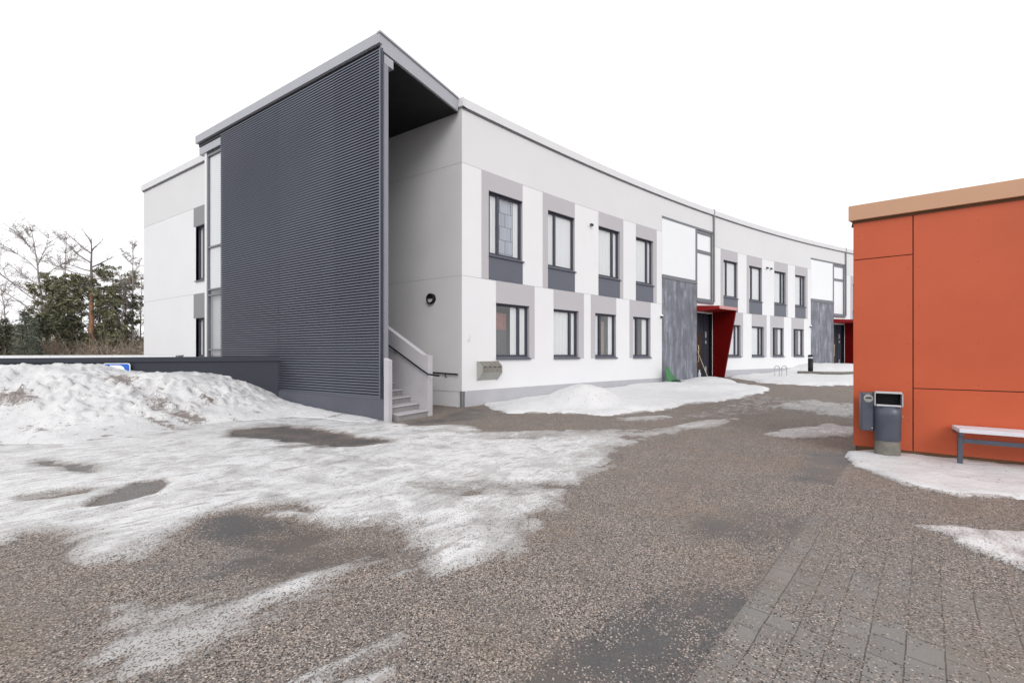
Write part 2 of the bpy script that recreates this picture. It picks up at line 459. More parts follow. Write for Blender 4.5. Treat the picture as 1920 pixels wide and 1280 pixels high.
M['needle'] = mk_leaf('pine_needles', [(0.07, 0.073, 0.042), (0.12, 0.122, 0.066), (0.175, 0.172, 0.095), (0.235, 0.215, 0.13)])
M['needle_dark'] = mk_leaf('spruce_needles', [(0.055, 0.062, 0.04), (0.10, 0.108, 0.062), (0.15, 0.155, 0.095)])
M['needle_blue'] = mk_leaf('young_spruce_needles', [(0.06, 0.075, 0.055), (0.10, 0.12, 0.085), (0.15, 0.165, 0.12)])
M['scrub'] = mk_leaf('brown_scrub', [(0.13, 0.095, 0.07), (0.20, 0.155, 0.12), (0.28, 0.225, 0.18), (0.14, 0.14, 0.075)])


# ------------------------------------------------------------------ mesh helpers
def empty(name, loc, label, cat, group=None):
    o = bpy.data.objects.new(name, None)
    COL.objects.link(o)
    o.location = loc
    tag(o, label, cat, group)
    return o

def tag(o, label=None, cat=None, group=None, kind=None):
    if label: o['label'] = label
    if cat: o['category'] = cat
    if group: o['group'] = group
    if kind: o['kind'] = kind
    return o

def world_loc(o):
    v = Vector(o.location)
    while o.parent:
        o = o.parent; v = v + o.location
    return v

class MB:
    """collects shapes in world coordinates (or in a frame) into one mesh"""
    def __init__(s, mat=None):
        s.v = []; s.f = []; s.mi = []; s.M = mat or Matrix(); s.cur = 0; s.sm = []
    def pts(s, ps):
        b = len(s.v)
        for p in ps:
            q = s.M @ Vector(p); s.v.append((q.x, q.y, q.z))
        return b
    def face(s, idx, sm=False):
        s.f.append(tuple(idx)); s.mi.append(s.cur); s.sm.append(sm)
    def quad(s, ps):
        b = s.pts(ps); s.face(range(b, b + len(ps)))
    def box(s, a, b):
        x0, y0, z0 = a; x1, y1, z1 = b
        s.hexa([(x0, y0, z0), (x1, y0, z0), (x1, y1, z0), (x0, y1, z0), (x0, y0, z1), (x1, y0, z1), (x1, y1, z1), (x0, y1, z1)])
    def hexa(s, p):
        b = s.pts(p)
        for q in ((3, 2, 1, 0), (4, 5, 6, 7), (0, 1, 5, 4), (1, 2, 6, 5), (2, 3, 7, 6), (3, 0, 4, 7)):
            s.face([b + i for i in q])
    def prism(s, prof, x0, x1, axis='x'):
        """profile in (y,z) extruded along x, or (x,z) along y, or (x,y) along z"""
        f = {'x': lambda u, w, t: (t, u, w), 'y': lambda u, w, t: (u, t, w), 'z': lambda u, w, t: (u, w, t)}[axis]
        n = len(prof)
        b = s.pts([f(u, w, x0) for u, w in prof] + [f(u, w, x1) for u, w in prof])
        s.face([b + i for i in range(n)][::-1]); s.face([b + n + i for i in range(n)])
        for i in range(n):
            j = (i + 1) % n
            s.face([b + i, b + j, b + n + j, b + n + i])
    def tube(s, pts, r, n=8, caps=True, r2=None):
        pts = [Vector(p) for p in pts]
        k = len(pts); rings = []
        up = None
        for i, p in enumerate(pts):
            d = (pts[min(i + 1, k - 1)] - pts[max(i - 1, 0)]).normalized()
            if up is None:
                up = Vector((0, 0, 1)) if abs(d.z) < 0.9 else Vector((1, 0, 0))
            x = d.cross(up).normalized(); y = x.cross(d).normalized(); up = y
            rr = r if not isinstance(r, (list, tuple)) else r[i]
            rings.append(s.pts([p + x * (rr * math.cos(2 * PI * j / n)) + y * (rr * math.sin(2 * PI * j / n)) for j in range(n)]))
        for i in range(k - 1):
            a, b = rings[i], rings[i + 1]
            for j in range(n):
                j2 = (j + 1) % n
                s.face([a + j, b + j, b + j2, a + j2][::-1], True)
        if caps:
            s.face([rings[0] + j for j in range(n)]); s.face([rings[-1] + j for j in range(n)][::-1])
    def lathe(s, c, prof, n=24, sx=1, sy=1):
        rings = [s.pts([(c[0] + r * sx * math.cos(2 * PI * j / n), c[1] + r * sy * math.sin(2 * PI * j / n), c[2] + z) for j in range(n)]) for r, z in prof]
        for a, b in zip(rings, rings[1:]):
            for j in range(n):
                j2 = (j + 1) % n
                s.face([a + j, a + j2, b + j2, b + j], True)
        s.face([rings[0] + j for j in range(n)][::-1]); s.face([rings[-1] + j for j in range(n)])
    def build(s, name, mats, parent=None, bevel=0.0, label=None):
        me = bpy.data.meshes.new(name)
        off = world_loc(parent) if parent else Vector()
        me.from_pydata([(x - off.x, y - off.y, z - off.z) for x, y, z in s.v], [], s.f)
        for m in (mats if isinstance(mats, list) else [mats]):
            me.materials.append(m)
        me.polygons.foreach_set('material_index', s.mi)
        me.polygons.foreach_set('use_smooth', s.sm)
        me.update()
        o = bpy.data.objects.new(name, me)
        COL.objects.link(o)
        if parent: o.parent = parent
        if label: o['label'] = label
        if bevel:
            bv = o.modifiers.new('bevel', 'BEVEL'); bv.width = bevel; bv.segments = 2; bv.limit_method = 'ANGLE'; bv.angle_limit = 0.7
        return o

def frame_at(loc, ang):
    return Matrix.Translation(loc) @ Matrix.Rotation(ang, 4, 'Z')


# ------------------------------------------------------------------ facade arc
TH0, KK = math.radians(42.4), math.radians(0.53)
CX0, CY0 = -1.41, 11.70
def FC(s):
    th = TH0 - KK * s
    return CX0 + (math.sin(TH0) - math.sin(th)) / KK, CY0 + (math.cos(th) - math.cos(TH0)) / KK, th
def FP(s, off, z):
    x, y, th = FC(s)
    return (x + off * math.sin(th), y - off * math.cos(th), z)
def cbox(mb, s0, s1, o0, o1, z0, z1, seg=0.75):
    """curved box that follows the facade; o0 < o1 (o1 is nearer the yard)"""
    n = max(1, int(math.ceil((s1 - s0) / seg)))
    ss = [s0 + (s1 - s0) * i / n for i in range(n + 1)]
    zz0 = z0 if callable(z0) else (lambda s: z0)
    b = mb.pts([p for s in ss for p in (FP(s, o0, zz0(s)), FP(s, o1, zz0(s)), FP(s, o1, z1), FP(s, o0, z1))])
    for i in range(n):
        a = b + 4 * i; c = a + 4
        for q in ((1, 2), (2, 3), (3, 0), (0, 1)):
            mb.face([a + q[0], c + q[0], c + q[1], a + q[1]])
    mb.face([b, b + 1, b + 2, b + 3][::1]); e = b + 4 * n; mb.face([e + 3, e + 2, e + 1, e])
def gfac(s):
    return gz(FC(s)[1])

# stair-tower frame: u runs left-and-away along the louvre wall, v runs away from the camera
AX, AY = -0.859, 0.512
def UV(u, v, z):
    return (AX * u + 0.512 * v, AY * u + 0.859 * v, z)
def uvbox(mb, u0, u1, v0, v1, z0, z1):
    mb.hexa([UV(u0, v0, z0), UV(u0, v1, z0), UV(u1, v1, z0), UV(u1, v0, z0), UV(u0, v0, z1), UV(u0, v1, z1), UV(u1, v1, z1), UV(u1, v0, z1)][::1])

ZT, ZC, ZJ2, ZJ1 = 8.68, 8.41, 6.90, 3.72
MODL = 14.68
# openings of one 14.7 m module: (panel s0, s1, opening s0, s1, mullion side, storey)
WIN = [(0.70, 2.34, 0.96, 2.34, 'l', 1), (3.25, 4.85, 3.49, 4.85, 'l', 1), (6.18, 7.70, 6.18, 7.48, 'r', 1), (8.55, 10.02, 8.55, 9.76, 'r', 1),
       (1.25, 2.87, 1.25, 2.63, 'r', 0), (3.77, 5.34, 3.77, 5.05, 'r', 0), (5.74, 7.26, 5.98, 7.25, 'l', 0), (8.12, 9.58, 8.35, 9.55, 'l', 0)]
ZW = {1: (4.50, 6.36), 0: (1.43, 3.05)}

bld = empty('apartment_building', (CX0, CY0, 0), 'two storey white and grey apartment block with curved facade and dark louvred stair tower', 'building')

def wavy(mb, x0, x1, y, z0, z1, amp=0.018, wl=0.11):
    n = max(4, int((x1 - x0) / 0.02))
    b = mb.pts([p for i in range(n + 1) for x in [x0 + (x1 - x0) * i / n] for w in [y + amp * math.sin(2 * PI * x / wl + 1.3 * math.sin(x * 7))] for p in ((x, w, z0), (x, w, z1))])
    for i in range(n):
        a = b + 2 * i
        mb.face([a, a + 2, a + 3, a + 1], True)

def window(root, X, w, h, mull, storey, style, glassm=True, fm='frame', balcony=False):
    """window in local frame X: x along the wall, y into the building, z up from the sill; wall face at y=0"""
    d0, d1, ft = 0.085, 0.15, 0.055
    f = MB(X)
    f.box((0, d0, 0), (ft, d1, h)); f.box((w - ft - 0.02, d0, 0), (w, d1, h))
    f.box((ft, d0, 0), (w - ft - 0.02, d1, ft)); f.box((ft, d0, h - ft - 0.02), (w - ft - 0.02, d1, h))
    mxp = 0.27 * w if mull == 'l' else 0.68 * w
    f.box((mxp, d0 - 0.012, ft), (mxp + 0.085, d1, h - ft - 0.02))
    f.box((0.0, 0.0, h - 0.022), (w, d0, h))          # metal head flashing in the reveal
    fo = f.build('window', M[fm], root)
    p = MB(X)
    for xa_, xb_ in ((ft, mxp), (mxp + 0.085, w - ft - 0.02)):
        p.quad([(xa_, 0.115, ft), (xb_, 0.115, ft), (xb_, 0.115, h - ft - 0.02), (xa_, 0.115, h - ft - 0.02)])
    p.build('pane', M['glass'], fo)
    s = MB(X); s.prism([(d1, 0.0), (d1, -0.03), (-0.055, -0.095), (-0.06, -0.075), (-0.055, -0.058), (d0, 0.0)], -0.0, w + 0.045, 'x')
    s.build('sill', M['sill'], fo)
    r = MB(X)
    D = 1.3
    for q in ([(0, d1, 0), (0, D, 0), (0, D, h), (0, d1, h)], [(w, d1, 0), (w, D, 0), (w, D, h), (w, d1, h)], [(0, D, 0), (w, D, 0), (w, D, h), (0, D, h)],
              [(0, d1, 0), (w, d1, 0), (w, D, 0), (0, D, 0)], [(0, d1, h), (w, d1, h), (w, D, h), (0, D, h)]):
        r.quad(q)
    r.build('room', M['room'], fo)
    def cur(x0, x1, y, z0, z1, mat, **k):
        c = MB(X); wavy(c, x0, x1, y, z0, z1, **k); c.build('curtain', M[mat], fo)  # also builds the reflection_red sheet, a painted reflection rather than a curtain
    g = ft
    if style == 'blind':
        cur(g, w - g, 0.14, 0.03, h - 0.04, 'curtain', amp=0.003, wl=0.6)
    elif style == 'sheer':
        cur(g, w * 0.5, 0.145, 0.03, h - 0.04, 'curtain', amp=0.009, wl=0.14); cur(w * 0.5, w - g, 0.147, 0.03, h - 0.04, 'curtain', amp=0.009, wl=0.12)
    elif style == 'dark':
        cur(g, w * 0.47, 0.30, 0.03, h * 0.52, 'curtain_dark'); cur(g, w * 0.47, 0.31, h * 0.52, h * 0.84, 'reflection_red')  # upper red sheet paints in the orange outbuilding's reflection
        cur(w * 0.5, w - g, 0.148, 0.03, h - 0.04, 'curtain', amp=0.010)
    elif style == 'tan':
        cur(g, w * 0.72, 0.3, 0.03, h * 0.84, 'curtain_tan'); cur(w * 0.74, w - g, 0.148, 0.03, h - 0.04, 'curtain', amp=0.010)
        cur(g, w * 0.25, 0.148, 0.03, h - 0.04, 'curtain', amp=0.010)
    elif style == 'grey':
        cur(w * 0.3, w * 0.62, 0.34, 0.03, h * 0.85, 'curtain_dark'); cur(w * 0.68, w - g, 0.148, 0.03, h - 0.04, 'curtain', amp=0.010); cur(g, w * 0.3, 0.148, 0.03, h - 0.04, 'curtain', amp=0.010)
    return fo

STY = {0: ['none', 'blind', 'sheer', 'blind', 'dark', 'sheer', 'tan', 'grey'], 1: ['sheer', 'blind', 'sheer', 'blind', 'blind', 'sheer', 'grey', 'tan'], 2: ['sheer'] * 8}

def facade_module(k):
    s0 = MODL * k
    send = s0 + (MODL if k < 2 else 9.0)
    wins = WIN if k < 2 else [WIN[0], WIN[1], WIN[4], WIN[5]]
    bay = (s0 + 10.42, s0 + 13.22, s0 + 13.22, s0 + 14.62)
    # --- wall skin: grid of cells with the openings left out
    hol = [(s0 + a[2], s0 + a[3], ZW[a[5]][0] - 0.075, ZW[a[5]][1]) for a in wins]
    if k < 2:
        hol.append((bay[2], bay[3], 4.12, 7.50)); hol.append((bay[2] + 0.02, bay[3] - 0.02, -0.5, 3.50))
    ss = {s0, send}; n = int((send - s0) / 0.6)
    for i in range(1, n): ss.add(s0 + (send - s0) * i / n)
    zs = {ZJ2, ZJ1 + 0.0, ZC + 0.0, 0.45}
    for h in hol:
        ss |= {h[0], h[1]}; zs |= {max(h[2], 0.45), h[3]}
    ss = sorted(ss); zs = sorted(zs)
    ss2 = [ss[0]]
    for q in ss[1:]:
        if q - ss2[-1] > 0.002: ss2.append(q)
    ss = ss2
    w = MB()
    for i in range(len(ss) - 1):
        for j in range(len(zs) - 1):
            a, b, c, d = ss[i], ss[i + 1], zs[j], zs[j + 1]
            mx_, mz = (a + b) / 2, (c + d) / 2
            if any(h[0] < mx_ < h[1] and h[2] < mz < h[3] for h in hol): continue
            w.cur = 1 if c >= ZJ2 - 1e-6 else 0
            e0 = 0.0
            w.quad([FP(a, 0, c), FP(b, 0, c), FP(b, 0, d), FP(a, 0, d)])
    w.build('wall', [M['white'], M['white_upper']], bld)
    # thin dark shadow joints between the elements
    jn = MB()
    for z in (ZJ1, ZJ2):
        cbox(jn, s0 + 0.0, (bay[0] if k < 2 else send), 0.0005, 0.0025, z - 0.006, z + 0.006)
    jn.build('element_joint', M['plinth'], bld)
    # plinth
    p = MB()
    if k == 0:
        cbox(p, s0 + 0.10, bay[0], -0.05, 0.012, lambda s: gfac(s) - 0.4, 0.462 + 0.0)
    else:
        cbox(p, s0 + 0.02, bay[0] if k < 2 else send, -0.05, 0.012, lambda s: gfac(s) - 0.4, 0.462 + 0.22)
    p.build('plinth', M['plinth'], bld)
    # parapet coping with a drip edge
    c = MB(); cbox(c, s0 + (0.0 if k == 0 else 0.03), send - (0.03 if k < 2 else 0), -0.32, 0.075, ZC + 0.03, ZT)
    c.build('parapet_coping', M['coping'], bld)
    c = MB(); cbox(c, s0, send, -0.30, 0.035, ZC - 0.005, ZC + 0.028)
    c.build('drip_edge', M['grey_frame'], bld)
    # surrounds, spandrels, windows
    for idx, a in enumerate(wins):
        pa, pb, oa, ob, mu, st = a
        z0, z1 = ZW[st]
        top = ZJ2 if st else ZJ1
        bot = ZJ1 if st else z0 - 0.08
        sc = s0 + (oa + ob) / 2
        x, y, th = FC(s0 + (pa + pb) / 2)
        q = MB(frame_at((x, y, 0), th))
        m_ = s0 + (pa + pb) / 2
        xa, xb, xo, xp = s0 + pa - m_, s0 + pb - m_, s0 + oa - m_, s0 + ob - m_
        e = -0.012; bk = 0.006
        if xo - xa > 0.01: q.box((xa, e, bot), (xo, bk, top - 0.008))
        if xb - xp > 0.02: q.box((xp, e, bot), (xb, bk, top - 0.008))
        q.box((xo, e, z1), (xp, bk, top - 0.008))
        # reveals
        q.box((xo - 0.02, bk, z0 - 0.02), (xo - 0.001, 0.09, z1)); q.box((xp + 0.001, bk, z0 - 0.02), (xp + 0.02, 0.09, z1))
        q.build('window_surround', M['lilac'], bld)
        if st:
            q = MB(frame_at((x, y, 0), th)); q.box((xo, -0.016, ZJ1 + 0.008), (xp, 0.004, z0 - 0.07))
            q.build('spandrel_panel', M['spandrel'], bld)
        xs, ys, _ = FC(sc)
        X = frame_at((xs, ys, z0), th) @ Matrix.Translation((-(ob - oa) / 2, -0.004, 0))
        window(bld, X, ob - oa, z1 - z0, mu, st, STY[k][idx] if STY[k][idx] != 'mixed' else 'sheer2')
    if k < 2:
        # entrance bay ------------------------------------------------
        zb = 5.0
        cp = MB(); cbox(cp, bay[0], bay[1], -0.05, 0.02, lambda s: gfac(s) - 0.3, 4.84, 0.5)
        cp.build('concrete_panel', M['concrete_panel'], bld)
        cp = MB(); cbox(cp, bay[0] - 0.01, bay[1] + 0.0, 0.0, 0.05, 4.86, 4.93); cbox(cp, bay[0], bay[1], 0.0, 0.03, 4.93, 5.03)
        cbox(cp, bay[0], bay[3], 0.0, 0.028, 7.50, 7.60)
        cbox(cp, bay[1] - 0.12, bay[1] - 0.02, 0.0, 0.03, 5.03, 7.50)
        cp.build('bay_trim', M['grey_frame'], bld)
        cp = MB(); cbox(cp, bay[0], bay[1] - 0.12, 0.0, 0.014, 5.03, 7.50)
        cp.build('enamel_panel', M['enamel'], bld)
        # tall stair window over the door
        xs, ys, th = FC((bay[2] + bay[3]) / 2)
        X = frame_at((xs, ys, 0), th); hw = (bay[3] - bay[2]) / 2
        f = MB(X)
        f.box((-hw, 0.0, 4.12), (-hw + 0.07, 0.1, 7.50)); f.box((hw - 0.09, 0.0, 4.12), (hw, 0.1, 7.50))
        for z, zz in ((4.12, 4.22), (6.42, 6.56), (7.36, 7.50)): f.box((-hw + 0.07, 0.004, z), (hw - 0.09, 0.1, zz))
        fo = f.build('window', M['grey_frame'], bld, label='tall stairwell window above the entrance')
        g = MB(X); g.box((-hw + 0.07, 0.05, 4.22), (hw - 0.09, 0.06, 6.42)); g.box((-hw + 0.07, 0.05, 6.56), (hw - 0.09, 0.06, 7.36))
        g.build('pane', M['enamel'], fo)  # panes coloured white in place of their bright reflection
        g = MB(X); g.prism([(0.0, 4.12), (0.0, 4.06), (-0.07, 3.99), (-0.07, 4.03)], -hw, hw + 0.05, 'x'); g.build('sill', M['sill'], fo)
        # door recess
        zg = gfac(bay[2] + 0.7)
        X = frame_at((xs, ys, zg), th)
        r = MB(X); H = 3.5 - zg; D = 0.42
        for q in ([(-hw, 0, -.2), (-hw, D, -.2), (-hw, D, H), (-hw, 0, H)], [(hw, 0, -.2), (hw, D, -.2), (hw, D, H), (hw, 0, H)],
                  [(-hw, D, -.2), (hw, D, -.2), (hw, D, H), (-hw, D, H)], [(-hw, 0, H), (hw, 0, H), (hw, D, H), (-hw, D, H)]):
            r.quad(q)
        r.build('door_recess', M['black'], bld)
        r = MB(X); r.box((-hw, -0.02, -0.3), (hw, D, 0.03)); r.build('threshold', M['step'], bld)
        d = MB(X); dw = hw * 2 * 0.70
        d.box((-hw, 0.24, 0.03), (-hw + 0.09, 0.32, 2.45)); d.box((-hw + dw - 0.09, 0.24, 0.03), (-hw + dw, 0.32, 2.45))
        d.box((-hw + 0.09, 0.24, 2.33), (-hw + dw - 0.09, 0.32, 2.45)); d.box((-hw + 0.09, 0.24, 0.03), (-hw + dw - 0.09, 0.32, 0.28))
        d.box((-hw, 0.26, 2.45), (-hw + dw, 0.31, H))
        do = d.build('door', M['frame'], bld)
        g = MB(X); g.box((-hw + 0.09, 0.27, 0.28), (-hw + dw - 0.09, 0.29, 2.33)); g.build('pane', M['door'], do)
        h = MB(X); hx = -hw + 0.42
        h.tube([(hx, 0.24, 0.85), (hx, 0.16, 0.85), (hx, 0.15, 0.88), (hx, 0.15, 1.62), (hx, 0.16, 1.65), (hx, 0.24, 1.65)], 0.02, 8)
        h.tube([(hx - 0.0, 0.24, 0.87), (hx + 0.0, 0.24, 1.63)], 0.008, 6)
        h.build('handle', M['brass'], do)
        g = MB(X); g.box((-hw + dw, 0.2, 0.03), (hw, 0.30, H)); so = g.build('side_panel', M['frame'], bld)
        for z, zz, nm_ in ((0.35, 0.62, 'door_stop'), (1.75, 1.9, 'entry_keypad'), (2.05, 2.35, 'name_board')):
            g = MB(X); g.box((-hw + dw + 0.12, 0.18, z), (-hw + dw + 0.19, 0.199, zz)); g.build(nm_, M['bin_rim'], so)
        # red canopy: roof box on a tapering side plate
        Zt, Zb_ = 3.82 - zg, 3.56 - zg
        cn = MB(X)
        OUT = 1.13
        cn.hexa([(-hw - 0.02, -0.001, Zb_), (hw + 0.14, -0.001, Zb_), (hw + 0.14, -OUT, Zb_ + 0.03), (-hw - 0.02, -OUT, Zb_ + 0.03),
                 (-hw - 0.02, -0.001, Zt + 0.02), (hw + 0.14, -0.001, Zt + 0.02), (hw + 0.14, -OUT, Zt - 0.09), (-hw - 0.02, -OUT, Zt - 0.09)][::1])
        co = cn.build('entrance_canopy', M['red_roof'], bld, 0.006)
        ff = MB(X); ff.box((-hw - 0.025, -OUT - 0.022, Zb_ + 0.028), (hw + 0.145, -OUT - 0.002, Zt - 0.085)); ff.build('front_fascia', M['pink'], co, 0.004)
        sp = MB(X)
        sp.prism([(0.001, -0.25), (0.001, Zb_ - 0.003), (-OUT, Zb_ + 0.026), (-0.50, -0.25)], hw + 0.02, hw + 0.12, 'x')
        sp.build('side_plate', M['red'], co, 0.004)
        # downpipe / movement joint between the modules
        dp = MB(); cbox(dp, send - 0.035, send + 0.045, 0.0, 0.08, (4.1), ZT + 0.04)
        dp.build('joint_profile', M['downpipe'], bld)

for k in range(3):
    facade_module(k)

# first upper window: a grey gridded sheet paints in a reflected tower; curtains beside it
def first_window_sheets():
    a = WIN[0]; sc = (a[2] + a[3]) / 2; x, y, th = FC(sc)
    X = frame_at((x, y, ZW[1][0]), th) @ Matrix.Translation((-(a[3] - a[2]) / 2, 0, 0))
    w = a[3] - a[2]; h = ZW[1][1] - ZW[1][0]
    m, t, b, _ = newmat('grey_grid_reflection')
    v = coords(t)
    br = N(t, 'ShaderNodeTexBrick'); L(t, coords(t, (1, 1, 1), (PI / 2, 0, 0)), br.inputs['Vector'])
    br.inputs['Scale'].default_value = 1; br.inputs['Brick Width'].default_value = 0.34; br.inputs['Row Height'].default_value = 0.42
    br.inputs['Mortar Size'].default_value = 0.02; br.inputs['Mortar Smooth'].default_value = 0.8
    br.inputs['Color1'].default_value = (0.40, 0.43, 0.50, 1); br.inputs['Color2'].default_value = (0.30, 0.33, 0.40, 1); br.inputs['Mortar'].default_value = (0.12, 0.13, 0.16, 1)
    L(t, br.outputs[0], b.inputs['Base Color']); b.inputs['Roughness'].default_value = 0.9
    win = [o for o in bld.children if o.name.startswith('window') and o.name.split('.')[0] == 'window'][0]
    c = MB(X); wavy(c, 0.35 * w, 0.80 * w, 0.18, 0.05, h - 0.07, 0.012, 0.3); c.build('curtain', m, win)  # wide-pane sheet carries the painted tower reflection
    c = MB(X); wavy(c, 0.80 * w, w - 0.06, 0.148, 0.05, h - 0.07, 0.01, 0.1); c.build('curtain', M['curtain'], win)
    c = MB(X); wavy(c, 0.12 * w, 0.3 * w, 0.148, 0.05, h - 0.07, 0.01, 0.1); c.build('curtain', M['curtain'], win)
first_window_sheets()

# ------------------------------------------------------------------ end wall, left wing, roof
U0, V0 = 7.20, 9.33
w = MB()
w.cur = 0
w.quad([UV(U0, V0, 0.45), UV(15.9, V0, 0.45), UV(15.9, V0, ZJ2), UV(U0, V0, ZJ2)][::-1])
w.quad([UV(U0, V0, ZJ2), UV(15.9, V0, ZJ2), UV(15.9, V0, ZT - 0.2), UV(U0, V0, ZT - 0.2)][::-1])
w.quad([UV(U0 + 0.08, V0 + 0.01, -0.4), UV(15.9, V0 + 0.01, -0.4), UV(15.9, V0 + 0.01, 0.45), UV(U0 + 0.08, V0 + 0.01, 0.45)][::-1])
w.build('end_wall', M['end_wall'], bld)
w = MB()
for z in (0.45, ZJ1, ZJ2):
    uvbox(w, U0, 15.9, V0 - 0.003, V0 + 0.004, z - 0.007, z + 0.007)
w.build('element_joint', M['plinth'], bld)
w = MB(); uvbox(w, U0 - 0.012, U0 + 0.06, V0 - 0.012, V0 + 0.06, -0.3, 0.462); w.build('corner_strip', M['downpipe'], bld)
# corner return of the coping
w = MB(); uvbox(w, U0 - 0.09, U0 + 0.10, V0 - 0.07, V0 + 0.3, ZC + 0.03, ZT - 0.003); w.build('parapet_coping', M['coping'], bld)

# left wing
VL, UL = 7.21, 22.6
XL = lambda u, z: Matrix.Translation(UV(u, VL, z)) @ Matrix.Rotation(math.atan2(-AY, -AX), 4, 'Z')
w = MB()
us = [15.6, 16.55, 17.87, UL]
zs = [-0.5, 0.45, 1.355, 2.83, ZJ1, 4.175, 6.20, ZJ2, ZC]
for i in range(3):
    for j in range(len(zs) - 1):
        if i == 1 and (zs[j], zs[j + 1]) in ((1.355, 2.83), (4.175, 6.20)): continue
        w.cur = 1 if zs[j] >= ZJ2 else 0
        w.quad([UV(us[i], VL, zs[j]), UV(us[i + 1], VL, zs[j]), UV(us[i + 1], VL, zs[j + 1]), UV(us[i], VL, zs[j + 1])][::-1])
w.cur = 0
w.quad([UV(UL, VL, -0.5), UV(UL, VL + 13, -0.5), UV(UL, VL + 13, ZC), UV(UL, VL, ZC)])
w.build('wing_wall', [M['white'], M['white_upper']], bld)
w = MB()
for z in (ZJ1, ZJ2): uvbox(w, 15.7, UL, VL - 0.003, VL + 0.004, z - 0.006, z + 0.006)
w.build('element_joint', M['plinth'], bld)
w = MB(); uvbox(w, 15.6, UL + 0.07, VL - 0.07, VL + 0.3, ZC + 0.03, ZT); uvbox(w, UL - 0.3, UL + 0.07, VL + 0.3, VL + 13, ZC + 0.03, ZT); w.build('parapet_coping', M['coping'], bld)
w = MB(); uvbox(w, 15.6, UL + 0.03, VL - 0.03, VL + 0.3, ZC - 0.01, ZC + 0.028); w.build('drip_edge', M['grey_frame'], bld)
for z0, z1, st in ((4.25, 6.20, 1), (1.43, 2.83, 0)):
    q = MB(); uvbox(q, 16.6, 18.02, VL - 0.012, VL + 0.004, z1, (ZJ2 if st else ZJ1) - 0.008); q.build('window_surround', M['spandrel'] if 0 else M['downpipe'], bld)
    window(bld, XL(17.87, z0), 1.32, z1 - z0, 'l', st, 'sheer')

# roof surface and rear walls
rf = MB()
rf.M = Matrix()
cbox(rf, 0.0, MODL * 2 + 9, -12.0, -0.2, 8.44, 8.50, 1.5)
b0 = rf.pts([UV(U0, V0 + 0.1, 8.49), UV(UL - 0.1, V0 + 0.1, 8.49), UV(UL - 0.1, VL + 13, 8.49), FP(0, -12, 8.49)])
rf.face([b0, b0 + 3, b0 + 2, b0 + 1])
b0 = rf.pts([UV(15.6, VL + 0.1, 8.48), UV(UL - 0.1, VL + 0.1, 8.48), UV(UL - 0.1, V0 + 0.1, 8.48), UV(15.6, V0 + 0.1, 8.48)])
rf.face([b0 + 3, b0 + 2, b0 + 1, b0])
rf.build('roof', M['roofing'], bld)
rw = MB()
cbox(rw, 0.0, MODL * 2 + 9, -12.15, -12.0, -0.3, 8.6, 1.5)
a, b = FP(0, -12, 0), UV(UL, VL + 13, 0)
rw.quad([(a[0], a[1], -0.3), (b[0], b[1], -0.3), (b[0], b[1], 8.6), (a[0], a[1], 8.6)])
e0, e1 = FP(MODL * 2 + 9, 0, 0), FP(MODL * 2 + 9, -12, 0)
rw.quad([(e0[0], e0[1], -0.3), (e1[0], e1[1], -0.3), (e1[0], e1[1], 8.6), (e0[0], e0[1], 8.6)])
rw.build('rear_wall', M['white'], bld)

# ------------------------------------------------------------------ stair tower
LV = 6.49
LU0, LU1 = 7.30, 14.47
ZB, ZL = 0.53, 8.36
PITCH = 0.066
def louvre_sheet(u0, u1, dv, mat):
    prof = []
    z = ZB
    while z < ZL - PITCH * 0.5:
        for dz, d in ((0.0, 0.0), (0.010, -0.006), (0.028, -0.008), (0.038, 0.0), (0.040, 0.045), (0.064, 0.045)):
            prof.append((z + dz, d))
        z += PITCH
    prof.append((z, 0.0))
    m = MB()
    b = m.pts([p for z_, d in prof for p in (UV(u0, LV + dv + d, z_), UV(u1, LV + dv + d, z_))])
    for i in range(len(prof) - 1):
        a = b + 2 * i
        m.cur = 1 if (i % 6) == 4 else 0  # groove backs painted black to deepen the shade in the gaps
        m.face([a + 1, a, a + 2, a + 3])
    return m.build('louvre_sheet', [mat, M['soffit']], bld)
seams = [LU0 + 0.03, LU0 + 1.62, LU0 + 3.97, LU1 - 0.02]
for i, (a, b) in enumerate(zip(seams, seams[1:])):
    louvre_sheet(a, b + (0.01 if i < 2 else 0), [0.0, 0.003, 0.0][i], M['louvre'] if i != 1 else M['louvre2'])
t_ = MB()
uvbox(t_, LU0 - 0.005, LU0 + 0.035, LV - 0.006, LV + 0.05, ZB - 0.035, ZL + 0.0)
uvbox(t_, LU0 + 0.035, LU1, LV - 0.004, LV + 0.05, ZB - 0.035, ZB - 0.002)
t_.build('louvre_trim', M['louvre2'], bld)
t_ = MB(); uvbox(t_, LU0 - 0.03, LU0 - 0.006, LV + 0.02, LV + 0.06, ZB, ZL); t_.build('dark_edge', M['frame'], bld)
t_ = MB(); uvbox(t_, LU0 - 0.07, LU0 + 0.02, LV + 0.061, LV + 0.17, 1.0, 8.02); t_.build('edge_post', M['post'], bld)
t_ = MB(); uvbox(t_, LU0 + 0.02, LU1, LV + 0.07, LV + 0.19, 0.2, ZL + 0.05); t_.build('tower_wall', M['base_wall'], bld)
t_ = MB()
uvbox(t_, 7.17, LU1 + 1.2, LV + 0.005, LV + 0.15, -0.4, ZB - 0.036)
t_.build('tower_plinth', M['base_wall'], bld)
